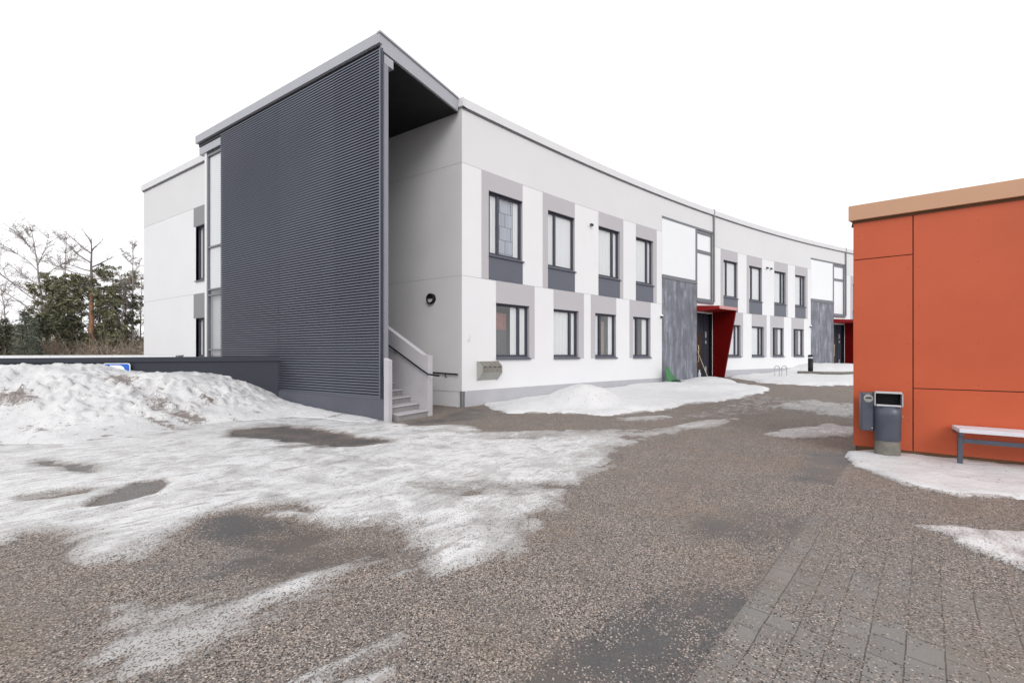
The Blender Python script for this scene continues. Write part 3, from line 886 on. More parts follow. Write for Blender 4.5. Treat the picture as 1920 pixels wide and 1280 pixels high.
# roof slab
t_ = MB()
SU0 = LU0 - 0.03
SU1 = 16.0
uvbox(t_, SU0, SU1, LV - 0.05, LV + 0.02, 8.44, ZT)                    # long front fascia
t_.hexa([UV(SU0, LV + 0.02, 8.31), UV(SU0, V0 - 0.09, 8.31), UV(SU0 + 0.06, V0 - 0.09, 8.31), UV(SU0 + 0.06, LV + 0.02, 8.31),
         UV(SU0, LV + 0.02, ZT - .03), UV(SU0, V0 - 0.09, ZT - .03), UV(SU0 + 0.06, V0 - 0.09, ZT - .03), UV(SU0 + 0.06, LV + 0.02, ZT - .03)])
uvbox(t_, SU0 - 0.03, SU0 + 0.08, LV - 0.06, V0 - 0.09, ZT - 0.029, ZT + 0.012)   # coping bead on the gable end
uvbox(t_, SU1 - 0.06, SU1, LV + 0.02, V0, 8.44, ZT)
t_.build('slab_fascia', M['slab'], bld)
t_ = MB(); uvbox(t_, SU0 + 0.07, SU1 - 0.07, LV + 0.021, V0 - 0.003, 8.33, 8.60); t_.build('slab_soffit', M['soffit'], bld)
t_ = MB(); uvbox(t_, SU0 - 0.0, SU0 + 0.14, LV + 0.09, LV + 0.36, 8.06, 8.255); t_.build('beam_end', M['slab'], bld)
# glazed strip left of the louvres
XG = Matrix.Translation(UV(15.45, LV + 0.05, 0)) @ Matrix.Rotation(math.atan2(-AY, -AX), 4, 'Z')
gw = 15.45 - LU1 - 0.005
f = MB(XG)
f.box((0, 0.0, 1.2), (0.075, 0.10, 7.97)); f.box((gw - 0.05, 0.0, 1.2), (gw, 0.10, 7.97))
for z, zz in ((1.2, 1.28), (1.62, 1.67), (3.38, 3.43), (3.56, 3.61), (4.93, 4.98), (7.90, 7.97)): f.box((0.075, 0.003, z), (gw - 0.05, 0.1, zz))
fo = f.build('window', M['grey_frame'], bld, label='tall narrow stairwell window')
g = MB(XG)
g.quad([(0.075, 0.04, 1.28), (gw - 0.05, 0.04, 1.28), (gw - 0.05, 0.04, 7.9), (0.075, 0.04, 7.9)])
g.build('pane', M['glass'], fo)
g = MB(XG); g.box((0.0, 0.06, 3.57), (gw, 0.075, 7.95)); g.build('blind', M['curtain'], fo)
g = MB(XG); g.box((0.0, 0.15, 0.9), (gw, 0.17, 3.4)); g.build('lower_blind', M['plinth'], fo)
t_ = MB(XG); t_.box((-0.42, -0.04, 8.05), (gw, 0.10, 8.28)); t_.build('lintel_panel', M['slab'], bld)
t_ = MB(XG); t_.box((-0.02, -0.0, 7.98), (gw, 0.10, 8.04)); t_.build('shadow_gap_fill', M['soffit'], bld)  # black fill painted in for the shadow gap over the glass
t_ = MB(XG); t_.box((-0.14, -0.005, 0.0), (-0.004, 0.75, 8.04)); t_.build('corner_pilaster', M['white'], bld)

# staircase
st = MB(); uvbox(st, 6.90, 14.5, LV + 0.16, LV + 0.2, -0.3, 0.02)
zs0 = 0.0
stair = MB()
stair.prism([(0, 0)], 0, 0) if 0 else None
SV0, SV1 = LV + 0.20, 7.63
for i in range(16):
    uvbox(stair, 6.93 + 0.29 * i, 6.93 + 0.29 * (i + 1) + (0.0 if i < 15 else 3), SV0, SV1, 0.155 * (i + 1) - 0.155 - (0.4 if i == 0 else 0.1), 0.155 * (i + 1) - 0.035)
so = stair.build('staircase', M['step'], bld)
for i in range(16):
    tr = MB(); uvbox(tr, 6.90 + 0.29 * i, 6.93 + 0.29 * (i + 1) + (-0.001 if i < 15 else 3), SV0 + 0.001, SV1 - 0.001, 0.155 * (i + 1) - 0.034, 0.155 * (i + 1))
    tr.build('step_tread', M['concrete_light'], so, 0.006)
def side_wall(v0, v1, ustart, zt0, slope, uend, zmin=-0.3):
    m = MB()
    p0, p1 = zt0, zt0 + slope * (uend - ustart)
    pts = [(ustart, zmin), (ustart, p0), (ustart + min(0.17, (uend-ustart)*0.4), p0 + 0.02), (uend, p1), (uend, zmin)]
    b = m.pts([UV(u, v0, z) for u, z in pts] + [UV(u, v1, z) for u, z in pts])
    n = len(pts)
    m.face([b + i for i in range(n)]); m.face([b + n + i for i in range(n)][::-1])
    for i in range(n):
        j = (i + 1) % n
        m.face([b + j, b + i, b + n + i, b + n + j])
    return m
side_wall(7.64, 7.81, 6.93, 1.47, 0.55, 12.5).build('stair_side_wall', M['concrete_light'], bld, 0.008)
side_wall(LV - 0.008, LV + 0.115, 7.04, 1.37, 0.35, 7.185).build('stair_end_post', M['concrete_light'], bld, 0.012)
# handrails
h = MB()
zr = lambda u: 1.06 + 0.55 * (u - 6.93)
h.tube([UV(6.52, 7.56, 0.99), UV(6.85, 7.56, 1.02), UV(7.0, 7.56, 1.09), UV(9.0, 7.56, 1.09 + 0.535 * 2), UV(12, 7.56, 1.09 + 0.535 * 5)], 0.02, 8)
for u in (8.0, 9.6):
    h.tube([UV(u, 7.56, 1.09 + 0.535 * (u - 7)), UV(u, 7.56, 1.03 + 0.535 * (u - 7)), UV(u, 7.64, 1.0 + 0.535 * (u - 7))], 0.009, 6)
h.build('handrail', M['black'], bld)
h = MB()
h.tube([UV(7.30, 9.26, 0.935), UV(9.2, 9.26, 1.0), UV(11, 9.26, 1.05)], 0.022, 8)
for u in (7.75, 9.4):
    h.tube([UV(u, 9.26, 0.94), UV(u, 9.26, 0.87), UV(u, 9.33, 0.84)], 0.012, 6)
h.build('handrail', M['black'], bld)
t_ = MB(); uvbox(t_, 13.9, 14.05, LV + 0.2, V0, -0.3, 8.4); t_.build('inner_wall', M['end_wall'], bld)

# ------------------------------------------------------------------ retaining wall with snow on it
A_, B_ = Vector((-6.36, 11.35, 0)), Vector((-12.3, 10.0, 0))
dw = (B_ - A_).normalized()
angw = math.atan2(-dw.y, -dw.x)
rwall = empty('retaining_wall', (A_ + dw * 8).to_tuple(), 'low dark navy wall with a metal cap running left from the stair tower behind the snow bank', 'wall')
XR = frame_at(A_ + dw * 22, angw)      # x runs right towards the tower, y away
m = MB(XR); m.box((0, 0.02, -0.5), (22.25, 0.35, 1.32)); m.build('wall_body', M['ret_wall'], rwall)
m = MB(XR)
m.hexa([(0, -0.02, 1.22), (22.25, -0.02, 1.315), (22.25, 0.40, 1.315), (0, 0.40, 1.22), (0, -0.02, 1.30), (22.25, -0.02, 1.45), (22.25, 0.40, 1.45), (0, 0.40, 1.30)])
m.build('wall_cap', M['ret_wall'], rwall, 0.006)
m = MB(XR); m.hexa([(0, 0.10, 1.29), (19.5, 0.10, 1.428), (19.5, 0.5, 1.428), (0, 0.5, 1.29), (0, 0.14, 1.40), (19.5, 0.14, 1.462), (19.5, 0.5, 1.485), (0, 0.5, 1.42)])
m.build('snow_strip', M['snow_clean'], rwall)

# parking sign on the wall
sg_p = A_ + dw * 2.75 + Vector((dw.y, -dw.x, 0)) * 0
sc = Vector((-9.38, 10.22 + 0.2, 0))
tt = (Vector((-9.96, 10.53, 0)) - A_).dot(dw)
sc = A_ + dw * tt
nrm = Vector((-dw.y, dw.x, 0)); nrm = nrm if nrm.y < 0 else -nrm
sgn = empty('parking_sign', (sc + nrm * 0.05).to_tuple(), 'blue parking sign with white letter P half buried behind the snow bank', 'sign')
XS = frame_at(sc + nrm * 0.06, angw)
m = MB(XS)
def rrect(w_, h_, r, n=5):
    o_ = []
    for cx, cy, a0 in ((w_ / 2 - r, h_ / 2 - r, 0), (-w_ / 2 + r, h_ / 2 - r, PI / 2), (-w_ / 2 + r, -h_ / 2 + r, PI), (w_ / 2 - r, -h_ / 2 + r, 1.5 * PI)):
        for i in range(n + 1): o_.append((cx + r * math.cos(a0 + PI / 2 * i / n), cy + r * math.sin(a0 + PI / 2 * i / n)))
    return o_
ZS = 1.275 - 0.29
m.prism([(x, z + ZS) for x, z in rrect(0.58, 0.58, 0.06)], -0.012, 0.01, 'y'); m.build('sign_plate', M['sign_white'], sgn)
m = MB(XS); m.prism([(x, z + ZS) for x, z in rrect(0.545, 0.545, 0.05)], -0.016, -0.0125, 'y'); m.build('blue_face', M['blue'], sgn)
m = MB(XS)
def letterP(m, x0, z0, h_, w_, t_):
    m.prism([(x0, z0), (x0 + t_, z0), (x0 + t_, z0 + h_), (x0, z0 + h_)], -0.020, -0.0165, 'y')
    bh = h_ * 0.56
    n = 10; ro = bh / 2; ri = ro - t_
    cx, cz = x0 + w_ - ro, z0 + h_ - ro
    out = [(x0 + t_, z0 + h_)] + [(cx + ro * math.cos(PI / 2 - PI * i / n), cz + ro * math.sin(PI / 2 - PI * i / n)) for i in range(n + 1)] + [(x0 + t_, z0 + h_ - bh)]
    inn = [(x0 + t_, z0 + h_ - t_)] + [(cx + ri * math.cos(PI / 2 - PI * i / n), cz + ri * math.sin(PI / 2 - PI * i / n)) for i in range(n + 1)] + [(x0 + t_, z0 + h_ - bh + t_)]
    for i in range(len(out) - 1):
        m.prism([out[i], out[i + 1], inn[i + 1], inn[i]], -0.020, -0.0165, 'y')
letterP(m, -0.14, ZS - 0.23, 0.47, 0.32, 0.095)
m.build('letter', M['sign_white'], sgn)
m = MB(XS); m.tube([(0, 0.035, -0.3), (0, 0.035, 1.2)], 0.03, 10); m.build('sign_post', M['hoop'], sgn)

# ------------------------------------------------------------------ orange outbuilding
SHA = math.atan2(-0.587, 0.809)
SO = Vector((5.25, 6.38, 0))
shed = empty('orange_outbuilding', SO.to_tuple(), 'single storey outbuilding clad in orange boards with a tan metal fascia', 'building')
XH = frame_at(SO, SHA)        # x along the front to the right, y into the building
SLEN, SDEP = 9.0, 3.2
m = MB(XH)
sk = 0.30                     # the return wall runs very slightly inwards
m.hexa([(0.02, 0.03, 0.03), (SLEN, 0.03, 0.03), (SLEN, SDEP, 0.03), (0.02 + sk, SDEP, 0.03), (0.02, 0.03, 3.60), (SLEN, 0.03, 3.60), (SLEN, SDEP, 3.60), (0.02 + sk, SDEP, 3.60)])
m.build('shed_core', M['joint'], shed)
m = MB(XH); m.hexa([(0.03, 0.012, -0.2), (SLEN, 0.012, -0.2), (SLEN, 0.029, -0.2), (0.03, 0.029, -0.2), (0.03, 0.012, 0.13), (SLEN, 0.012, 0.13), (SLEN, 0.029, 0.13), (0.03, 0.029, 0.13)]); m.build('base_board', M['brown_base'], shed)
xs = [0.0, 0.655, 3.10, 5.55, 8.0, SLEN]
g_ = 0.006
def panel(x0, x1, z0, z1, nm='cladding_panel'):
    m = MB(XH); m.box((x0 + g_, 0.0, z0 + g_), (x1 - g_, 0.012 + 0.0, z1 - g_))
    return m.build(nm, M['orange'], shed, 0.0015)
for i in range(len(xs) - 1):
    if i == 0:
        panel(xs[0] - 0.006, xs[1], 0.10, 2.94); panel(xs[0] - 0.006, xs[1], 2.94, 3.56)
    else:
        panel(xs[i], xs[i + 1], 0.10, 1.01); panel(xs[i], xs[i + 1], 1.01, 3.56)
m = MB(XH)
m.hexa([(-0.012, 0.0, 0.10), (0.0, 0.0, 0.10), (sk, SDEP, 0.10), (sk - 0.012, SDEP, 0.10), (-0.012, 0.0, 3.56), (0.0, 0.0, 3.56), (sk, SDEP, 3.56), (sk - 0.012, SDEP, 3.56)])
m.build('side_cladding', M['orange'], shed)
# panel fixings
m = MB(XH)
for i in range(len(xs) - 1):
    x0, x1 = xs[i], xs[i + 1]
    for x in ([x0 + 0.05, x1 - 0.05] if i == 0 else [x0 + 0.06 + (x1 - x0 - 0.12) * q / 4 for q in range(5)]):
        for z in (0.16, 0.55, 0.95, 1.08, 1.65, 2.2, 2.75, 3.30):
            m.lathe((0, 0, 0), [(0.001, 0), (0.001, 0)], 3) if 0 else None
            b = m.pts([(x + 0.0045 * math.cos(a * PI / 4), -0.0012, z + 0.0045 * math.sin(a * PI / 4)) for a in range(8)])
            m.face([b + q for q in range(8)])
m.build('panel_fixings', M['red'], shed)
m = MB(XH); SK2 = 1.0
m.hexa([(-0.075, -0.07, 3.535), (SLEN + 0.05, -0.07, 3.535), (SLEN + 0.05, SDEP, 3.535), (SK2, SDEP, 3.535), (-0.075, -0.07, 3.76), (SLEN + 0.05, -0.07, 3.76), (SLEN + 0.05, SDEP, 3.76), (SK2, SDEP, 3.76)])
m.build('fascia', M['copper'], shed, 0.004)
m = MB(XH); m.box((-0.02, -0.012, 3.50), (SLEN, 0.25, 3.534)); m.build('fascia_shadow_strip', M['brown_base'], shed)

# litter bin ------------------------------------------------------------
bx = 0.385
XB0 = frame_at(SO, SHA) @ Matrix.Translation((bx, -0.245, 0.02))
XB = XB0 @ Matrix.Translation((-0.035, 0, 0)) @ Matrix.Diagonal((0.80, 0.92, 1, 1))
bn = empty('litter_bin', tuple(XB @ Vector((0, 0, 0))), 'blue grey litter bin on a concrete foot with ash box, against the orange wall', 'litter bin')
def superell(w_, d_, n=40, e=2.5):
    o_ = []
    for i in range(n):
        a = 2 * PI * i / n; c, s_ = math.cos(a), math.sin(a)
        o_.append((math.copysign(abs(c) ** (2 / e), c) * w_ / 2, math.copysign(abs(s_) ** (2 / e), s_) * d_ / 2))
    return o_
def loft(m, rings):
    bs = [m.pts([(x, y, z) for x, y in r]) for r, z in rings]
    n = len(rings[0][0])
    for a, b in zip(bs, bs[1:]):
        for j in range(n):
            j2 = (j + 1) % n
            m.face([a + j, a + j2, b + j2, b + j], True)
    m.face([bs[0] + j for j in range(n)][::-1]); m.face([bs[-1] + j for j in range(n)])
m = MB(XB); loft(m, [(superell(0.40, 0.38), 0.0), (superell(0.40, 0.38), 0.03), (superell(0.36, 0.33), 0.035), (superell(0.34, 0.31), 0.25)])
m.build('concrete_foot', M['bin_base'], bn)
m = MB(XB); loft(m, [(superell(0.33, 0.29), 0.235), (superell(0.37, 0.33), 0.27), (superell(0.385, 0.34), 0.62), (superell(0.385, 0.34), 0.745)])
m.box((-0.192, -0.05, 0.74), (-0.172, 0.165, 0.93)); m.box((0.172, -0.05, 0.74), (0.192, 0.165, 0.93)); m.box((-0.172, 0.145, 0.74), (0.172, 0.165, 0.93))
m.build('bin_body', M['bin'], bn)
m = MB(XB); m.prism([(-0.165, 0.925), (0.165, 0.915), (0.165, 0.935), (-0.165, 0.955)], -0.175, 0.175, 'x')
m.prism([(-0.175, 0.745), (-0.15, 0.745), (-0.15, 0.772), (-0.175, 0.765)], -0.165, 0.165, 'x')
m.box((-0.188, -0.170, 0.745), (-0.174, -0.14, 0.935)); m.box((0.174, -0.170, 0.745), (0.188, -0.14, 0.935))
m.build('bin_rim', M['bin_rim'], bn, 0.008)
m = MB(XB); m.box((-0.165, -0.12, 0.746), (0.165, 0.14, 0.752)); m.box((-0.165, 0.05, 0.752), (0.165, 0.06, 0.92)); m.build('dark_liner', M['black'], bn)
XA = XB0 @ Matrix.Translation((-0.268, 0.02, 0)) @ Matrix.Rotation(0.10, 4, 'Z')
m = MB(XA); m.box((-0.07, -0.10, 0.37), (0.075, 0.07, 0.925)); a_o = m.build('ash_box', M['bin'], bn, 0.018)
m = MB(XA)
b = m.pts([(0.012 + 0.054 * math.cos(q * PI / 10), -0.104, 0.845 + 0.058 * math.sin(q * PI / 10)) for q in range(20)] + [(0.012 + 0.054 * math.cos(q * PI / 10), -0.099, 0.845 + 0.058 * math.sin(q * PI / 10)) for q in range(20)])
m.face([b + q for q in range(20)])
for q in range(20): m.face([b + q, b + (q + 1) % 20, b + 20 + (q + 1) % 20, b + 20 + q])
m.build('ash_plate', M['steel'], a_o)
m = MB(XA); m.prism([(-0.03, 0.835), (0.055, 0.835), (0.037, 0.862), (-0.012, 0.862)], -0.1065, -0.1045, 'y'); m.build('ash_slot', M['frame'], a_o)
m = MB(XA); m.lathe((0.05, -0.106, 0.415), [(0.004, -0.012), (0.012, -0.006), (0.012, 0.006), (0.004, 0.012)], 10); m.build('lock', M['steel'], a_o)
m = MB(XB); m.lathe((0.2, -0.02, 0.60), [(0.003, -0.012), (0.010, -0.006), (0.010, 0.006), (0.003, 0.012)], 10); m.build('lock', M['steel'], bn)

# bench -----------------------------------------------------------------
bench = empty('wall_bench', tuple(XH @ Vector((1.9, -0.25, 0.05))), 'long backless bench with pale seat and dark steel legs along the orange wall', 'bench')
BX0, BX1 = 1.035, 3.6
m = MB(XH)
for q in range(3):
    y0 = -0.42 + q * 0.128
    m.box((BX0, y0, 0.478), (BX1, y0 + 0.118, 0.53))
m.build('seat', M['bench_seat'], bench, 0.006)
for x in (BX0 + 0.005, BX1 - 0.09):
    m = MB(XH); m.box((x, -0.34, -0.05), (x + 0.045, -0.28, 0.435)); m.box((x, -0.40, 0.436), (x + 0.045, -0.05, 0.477))
    m.build('leg', M['bin'], bench, 0.003)
m = MB(XH); m.box((BX0 + 0.051, -0.335, 0.335), (BX1 - 0.091, -0.285, 0.39)); m.build('stretcher', M['bin'], bench, 0.003)

# ------------------------------------------------------------------ things on the walls
def on_facade(s, z, off=0.0):
    x, y, th = FC(s)
    return Matrix.Translation(FP(s, off, z)) @ Matrix.Rotation(th, 4, 'Z')
# mailboxes
XM = on_facade(0.88, 0.0, 0.004)
mb_ = empty('mailbox_row', tuple(XM @ Vector((0, 0, 0.9))), 'row of four steel mailboxes on the white wall beside the stair', 'mailbox')
m = MB(XM)
prof = [(0.0, 0.72), (0.0, 1.30), (-0.09, 1.30), (-0.26, 1.16), (-0.26, 0.96)]
wX0, wX1 = -0.36, 0.40
m.prism(prof, wX0, wX0 + 0.012, 'x'); m.prism(prof, wX1 - 0.012, wX1, 'x')
m.prism([(0.0, 0.74), (-0.25, 0.97), (-0.25, 1.155), (-0.088, 1.29), (0.0, 1.29)], wX0 + 0.013, wX1 - 0.013, 'x')
m.build('mailbox_body', M['mail_side'], mb_)
for i in range(4):
    x0 = wX0 + 0.02 + i * 0.18
    m = MB(XM); m.box((x0, -0.262, 0.975), (x0 + 0.172, -0.251, 1.150)); d_ = m.build('mailbox_door', M['mail_front'], mb_, 0.003)
    m = MB(XM); m.prism([(-0.263, 1.118), (-0.268, 1.118), (-0.268, 1.143), (-0.263, 1.143)], x0 + 0.045, x0 + 0.128, 'x'); m.build('slot', M['black'], d_)
    m = MB(XM); m.prism([(-0.252, 1.158), (-0.258, 1.164), (-0.105, 1.297), (-0.095, 1.290)], x0, x0 + 0.172, 'x'); m.build('mailbox_lid', M['mail_front'], mb_)

# wall lamp on the end wall
lp = Vector(UV(7.90, V0, 3.05))
# solve position: px 799 on the end wall
XLm = Matrix.Translation(UV(8.31, V0 - 0.002, 3.13)) @ Matrix.Rotation(math.atan2(-AY, -AX), 4, 'Z')
lamp = empty('wall_lamp', tuple(XLm @ Vector((0, 0, 0))), 'round black hooded lamp on the shaded wall above the stair', 'lamp')
m = MB(XLm @ Matrix.Rotation(PI / 2, 4, 'X'))
n = 28; R1, R2 = 0.155, 0.115
rings = [(R1, 0.0), (R1, 0.085), (R1 - 0.012, 0.10), (R2, 0.10), (R2, 0.06)]
bs = [m.pts([(r * math.cos(2 * PI * j / n), r * math.sin(2 * PI * j / n), z) for j in range(n)]) for r, z in rings]
for a, b in zip(bs, bs[1:]):
    for j in range(n): m.face([a + j, a + (j + 1) % n, b + (j + 1) % n, b + j], True)
m.build('lamp_ring', M['black'], lamp)
m = MB(XLm @ Matrix.Rotation(PI / 2, 4, 'X'))
m.prism([(R2 * 1.02 * math.cos(q), R2 * 1.02 * math.sin(q)) for q in [0.12 + (PI - 0.24) * i / 12 for i in range(13)]], 0.06, 0.098, 'z'); m.build('lamp_hood', M['black'], lamp)
m = MB(XLm @ Matrix.Rotation(PI / 2, 4, 'X'))
m.prism([(R2 * math.cos(2 * PI * j / 24), R2 * math.sin(2 * PI * j / 24)) for j in range(24)], 0.02, 0.06, 'z'); m.build('lamp_glass', M['lamp_glass'], lamp)

def small_cam(s, z, label, grp=None):
    X = on_facade(s, z)
    r = empty('security_camera', tuple(X @ Vector((0, 0, 0))), label, 'camera', grp)
    m = MB(X); m.lathe((0, -0.05, 0.03), [(0.06, 0.0), (0.075, 0.02), (0.075, 0.05), (0.05, 0.08)], 14); m.box((-0.06, -0.02, -0.01), (0.06, 0.0, 0.12)); m.build('camera_base', M['white_plastic'], r)
    m = MB(X); m.lathe((-0.01, -0.06, -0.04), [(0.015, 0), (0.05, 0.02), (0.055, 0.06), (0.04, 0.07)], 12); m.build('camera_dome', M['black'], r)
small_cam(10.32, 3.13, 'small white camera on the wall left of the nearer concrete entrance panel')
small_cam(MODL + 10.28, 3.22, 'small white camera on the wall left of the farther concrete entrance panel')
def downlight(s, z, label, grp=None):
    X = on_facade(s, z)
    r = empty('wall_spotlight', tuple(X @ Vector((0, 0, 0))), label, 'wall light', grp)
    m = MB(X); m.box((-0.05, -0.03, -0.05), (0.05, 0.0, 0.06)); m.build('light_bracket', M['white_plastic'], r, 0.004)
    m = MB(X @ Matrix.Rotation(0.5, 4, 'X')); m.tube([(0, -0.03, 0.0), (0, -0.14, 0.0)], 0.05, 14); m.build('light_head', M['frame'], r)
downlight(5.70, 6.32, 'small dark spotlight high on the wall between the second and third upper windows')
downlight(MODL + 5.30, 6.45, 'left one of the pair of small spotlights high on the farther wall section')
downlight(MODL + 5.72, 6.45, 'right one of the pair of small spotlights high on the farther wall section')
# faint wall bracket near the corner
X = on_facade(0.24, 1.98)
r_ = empty('wall_socket', tuple(X @ Vector((0, 0, 0))), 'small pale socket plate on the white wall near the building corner', 'socket')
m = MB(X); m.box((-0.045, -0.008, -0.13), (0.02, 0.0, -0.05)); m.build('socket_plate', M['coping'], r_)
m = MB(X); m.box((0.025, -0.006, -0.12), (0.055, 0.0, 0.08)); m.build('conduit', M['coping'], r_)

# bike hoops, bollard, tools --------------------------------------------
def hoop(x, y, label):
    z = gz(y) - 0.1
    r = empty('bike_hoop', (x, y, z + 0.1), label, 'bike rack', 'bike hoops in the snow')
    ang = math.radians(10)
    X = frame_at((x, y, z), ang); R_ = 0.14; H_ = 0.72
    m = MB(X)
    pts = [(-R_, 0, 0), (-R_, 0, H_ - R_)] + [(-R_ * math.cos(PI * i / 10), 0, H_ - R_ + R_ * math.sin(PI * i / 10)) for i in range(1, 10)] + [(R_, 0, H_ - R_), (R_, 0, 0)]
    m.tube(pts, 0.022, 8)
    m.build('hoop_tube', M['hoop'], r)
hoop(13.38, 21.0, 'left one of two steel bike hoops standing in the snow')
hoop(13.74, 21.0, 'right one of two steel bike hoops standing in the snow')
by = 22.2; bxx = 15.93
bz = gz(by)
bol = empty('bollard_light', (bxx, by, bz), 'black bollard light with a pale band, standing by the kerb of the planting bed', 'bollard')
m = MB(); m.lathe((bxx, by, bz - 0.1), [(0.115, 0), (0.115, 1.03)], 20); m.build('bollard_post', M['black'], bol)
m = MB(); m.lathe((bxx, by, bz + 0.931), [(0.105, 0), (0.105, 0.10)], 20); m.build('light_band', M['lamp_glass'], bol)
m = MB(); m.lathe((bxx, by, bz + 1.032), [(0.12, 0), (0.12, 0.07), (0.08, 0.11)], 20); m.build('bollard_cap', M['black'], bol)
# kerb of planting bed
kb = empty('stone_kerb', (17.4, 21.6, gz(21.6)), 'low grey kerb edging the snowy bed behind the black bollard', 'kerb')
m = MB()
pts = [(15.3, 22.3), (16.2, 21.75), (17.2, 21.55), (18.3, 21.9), (20.5, 22.9)]
for (xa, ya), (xb, yb) in zip(pts, pts[1:]):
    za, zb2 = gz(ya), gz(yb); dx_, dy_ = xb - xa, yb - ya; l_ = math.hypot(dx_, dy_); nx, ny = -dy_ / l_ * 0.14, dx_ / l_ * 0.14
    m.hexa([(xa, ya, za - 0.1), (xb, yb, zb2 - 0.1), (xb + nx, yb + ny, zb2 - 0.1), (xa + nx, ya + ny, za - 0.1), (xa, ya, za + 0.27), (xb, yb, zb2 + 0.27), (xb + nx, yb + ny, zb2 + 0.27), (xa + nx, ya + ny, za + 0.27)])
m.build('kerb_stones', M['bin_base'], kb, 0.01)
# green snow pusher on its side by the concrete panel
gx, gy, _ = FC(10.30); gp = Vector(FP(10.33, 0.33, 0)); gzz = gz(gp.y)
sc_ = empty('snow_scoop', (gp.x, gp.y, gzz), 'green plastic snow scoop tipped up against the wall beside the concrete panel', 'snow scoop')
Xg = frame_at((gp.x, gp.y, gzz), FC(10.3)[2])
m = MB(Xg)
# curved pan: a bent sheet leaning back, open dark mouth facing the yard
nn = 10
def pan(u, k):   # u across -1..1, k 0..1 up
    wd = 0.42 * (1 - 0.80 * k)
    return (u * wd, -0.42 * (1 - k) ** 1.6 + 0.10 * u * u * (1 - k), 0.06 + 0.66 * k + 0.04 * u * u)
b = m.pts([pan(-1 + 2 * i / nn, j / nn) for j in range(nn + 1) for i in range(nn + 1)])
for j in range(nn):
    for i in range(nn):
        a = b + j * (nn + 1) + i
        m.face([a, a + 1, a + nn + 2, a + nn + 1], True)
o_ = m.build('scoop_pan', M['green'], sc_)
sl = o_.modifiers.new('solid', 'SOLIDIFY'); sl.thickness = 0.02
m = MB(Xg); m.lathe((0.02, -0.40, 0.07), [(0.05, -0.05), (0.26, -0.02), (0.33, 0.06), (0.22, 0.13), (0.05, 0.15)], 18, 1.0, 0.45); m.build('scoop_lip', mk_leaf('dark_green_plastic', [(0.006, 0.03, 0.012), (0.008, 0.035, 0.014)]), sc_)
m = MB(Xg); m.tube([(0.2, -0.3, 0.12), (0.75, -0.26, 0.10), (1.15, -0.20, 0.08)], 0.03, 8); m.build('scoop_handle', M['green'], sc_)
# broom leaning on the panel edge
bp = Vector(FP(13.50, 0.42, 0)); bzz = gz(bp.y)
bt = Vector(FP(13.17, 0.06, 0))
brm = empty('broom', (bp.x, bp.y, bzz), 'broom with a pale handle leaning beside the nearer entrance door', 'broom')
m = MB(); m.tube([(bp.x, bp.y, bzz + 0.10), (bt.x, bt.y, bzz + 1.42)], 0.018, 8); m.build('broom_handle', M['wood'], brm)
m = MB(frame_at((bp.x, bp.y, bzz), FC(13.5)[2])); m.hexa([(-0.2, -0.07, -0.0), (0.24, -0.07, -0.0), (0.24, 0.05, -0.0), (-0.2, 0.05, -0.0), (-0.17, -0.04, 0.12), (0.21, -0.04, 0.12), (0.21, 0.03, 0.12), (-0.17, 0.03, 0.12)]); m.build('broom_head', M['brush'], brm, 0.01)
X = frame_at(tuple(FP(13.26, 0.12, 0)), FC(13.26)[2]); zq = gz(FP(13.2, .1, 0)[1])
wb = empty('white_canister', tuple(X @ Vector((0, 0, zq))), 'slim pale canister standing at the foot of the concrete panel by the broom', 'canister')
m = MB(X); m.lathe((0, 0, zq - 0.02), [(0.06, 0), (0.065, 0.02), (0.065, 0.36), (0.03, 0.42), (0.03, 0.46)], 14); m.build('canister_body', M['bin_rim'], wb)
m = MB(X); m.lathe((0, 0, zq + 0.441), [(0.036, 0), (0.036, 0.04)], 12); m.build('canister_cap', M['white_plastic'], wb)

# ------------------------------------------------------------------ ground
ICE_MAIN=[(-8.42,6.84),(-11.05,6.84),(-10.55,4.96),(-7.2,3.38),(-5.63,3.48),(-4.07,3.31),(-4.06,3.44),(-3.7,3.48),(-3.38,3.25),(-3.01,3.02),(-2.77,2.98),(-2.87,3.44),(-2.85,3.61),(-2.81,3.84),(-2.65,3.98),(-2.33,4.05),(-1.95,3.74),(-1.55,3.57),(-1.21,3.64),(-0.99,3.52),(-0.88,3.2),(-0.58,2.85),(-0.35,2.99),(-0.04,3.15),(0.27,3.48),(0.39,3.82),(0.5,4.12),(0.68,4.47),(0.9,4.8),(1.43,5.76),(1.62,6.54),(2.2,7.13),(3.24,7.91),(4.1,8.42),(5.33,9.67),(4.23,9.44),(2.59,8.42),(1.08,8.42),(-0.1,8.18),(-0.54,8.12),(-0.87,8.67),(-1.33,8.86),(-2.13,8.67),(-2.81,9.29),(-5.35,11.58),(-7.43,14.48),(-12.25,14.48),(-22,14.48),(-22,8),(-14,6)]
HOLE_PUD=[(-4.34,4.29),(-4.43,4.78),(-4.12,4.94),(-3.78,4.42),(-3.89,4.19),(-4.16,4.11)]
HOLE_PUD2=[(-6.8,5.91),(-6.25,5.79),(-5.53,5.57),(-5.2,5.13),(-6.01,5.37)]
HOLE_GRAV=[(-5.55,8.12),(-4.85,8.8),(-3.52,8.01),(-2.72,7.41),(-2.01,7.13),(-2.82,6.72),(-3.7,6.96),(-5.05,7.5)]
HOLE_STREAK=[(-5.15,4.27),(-5.0,4.48),(-4.65,4.62),(-4.57,4.48),(-4.71,4.27),(-4.95,4.15)]
NOTCH=[(-2.81,3.84),(-2.71,3.99),(-2.32,3.93),(-1.68,3.64),(-1.43,3.48),(-1.68,3.11),(-2.28,3.29),(-2.68,3.48)]
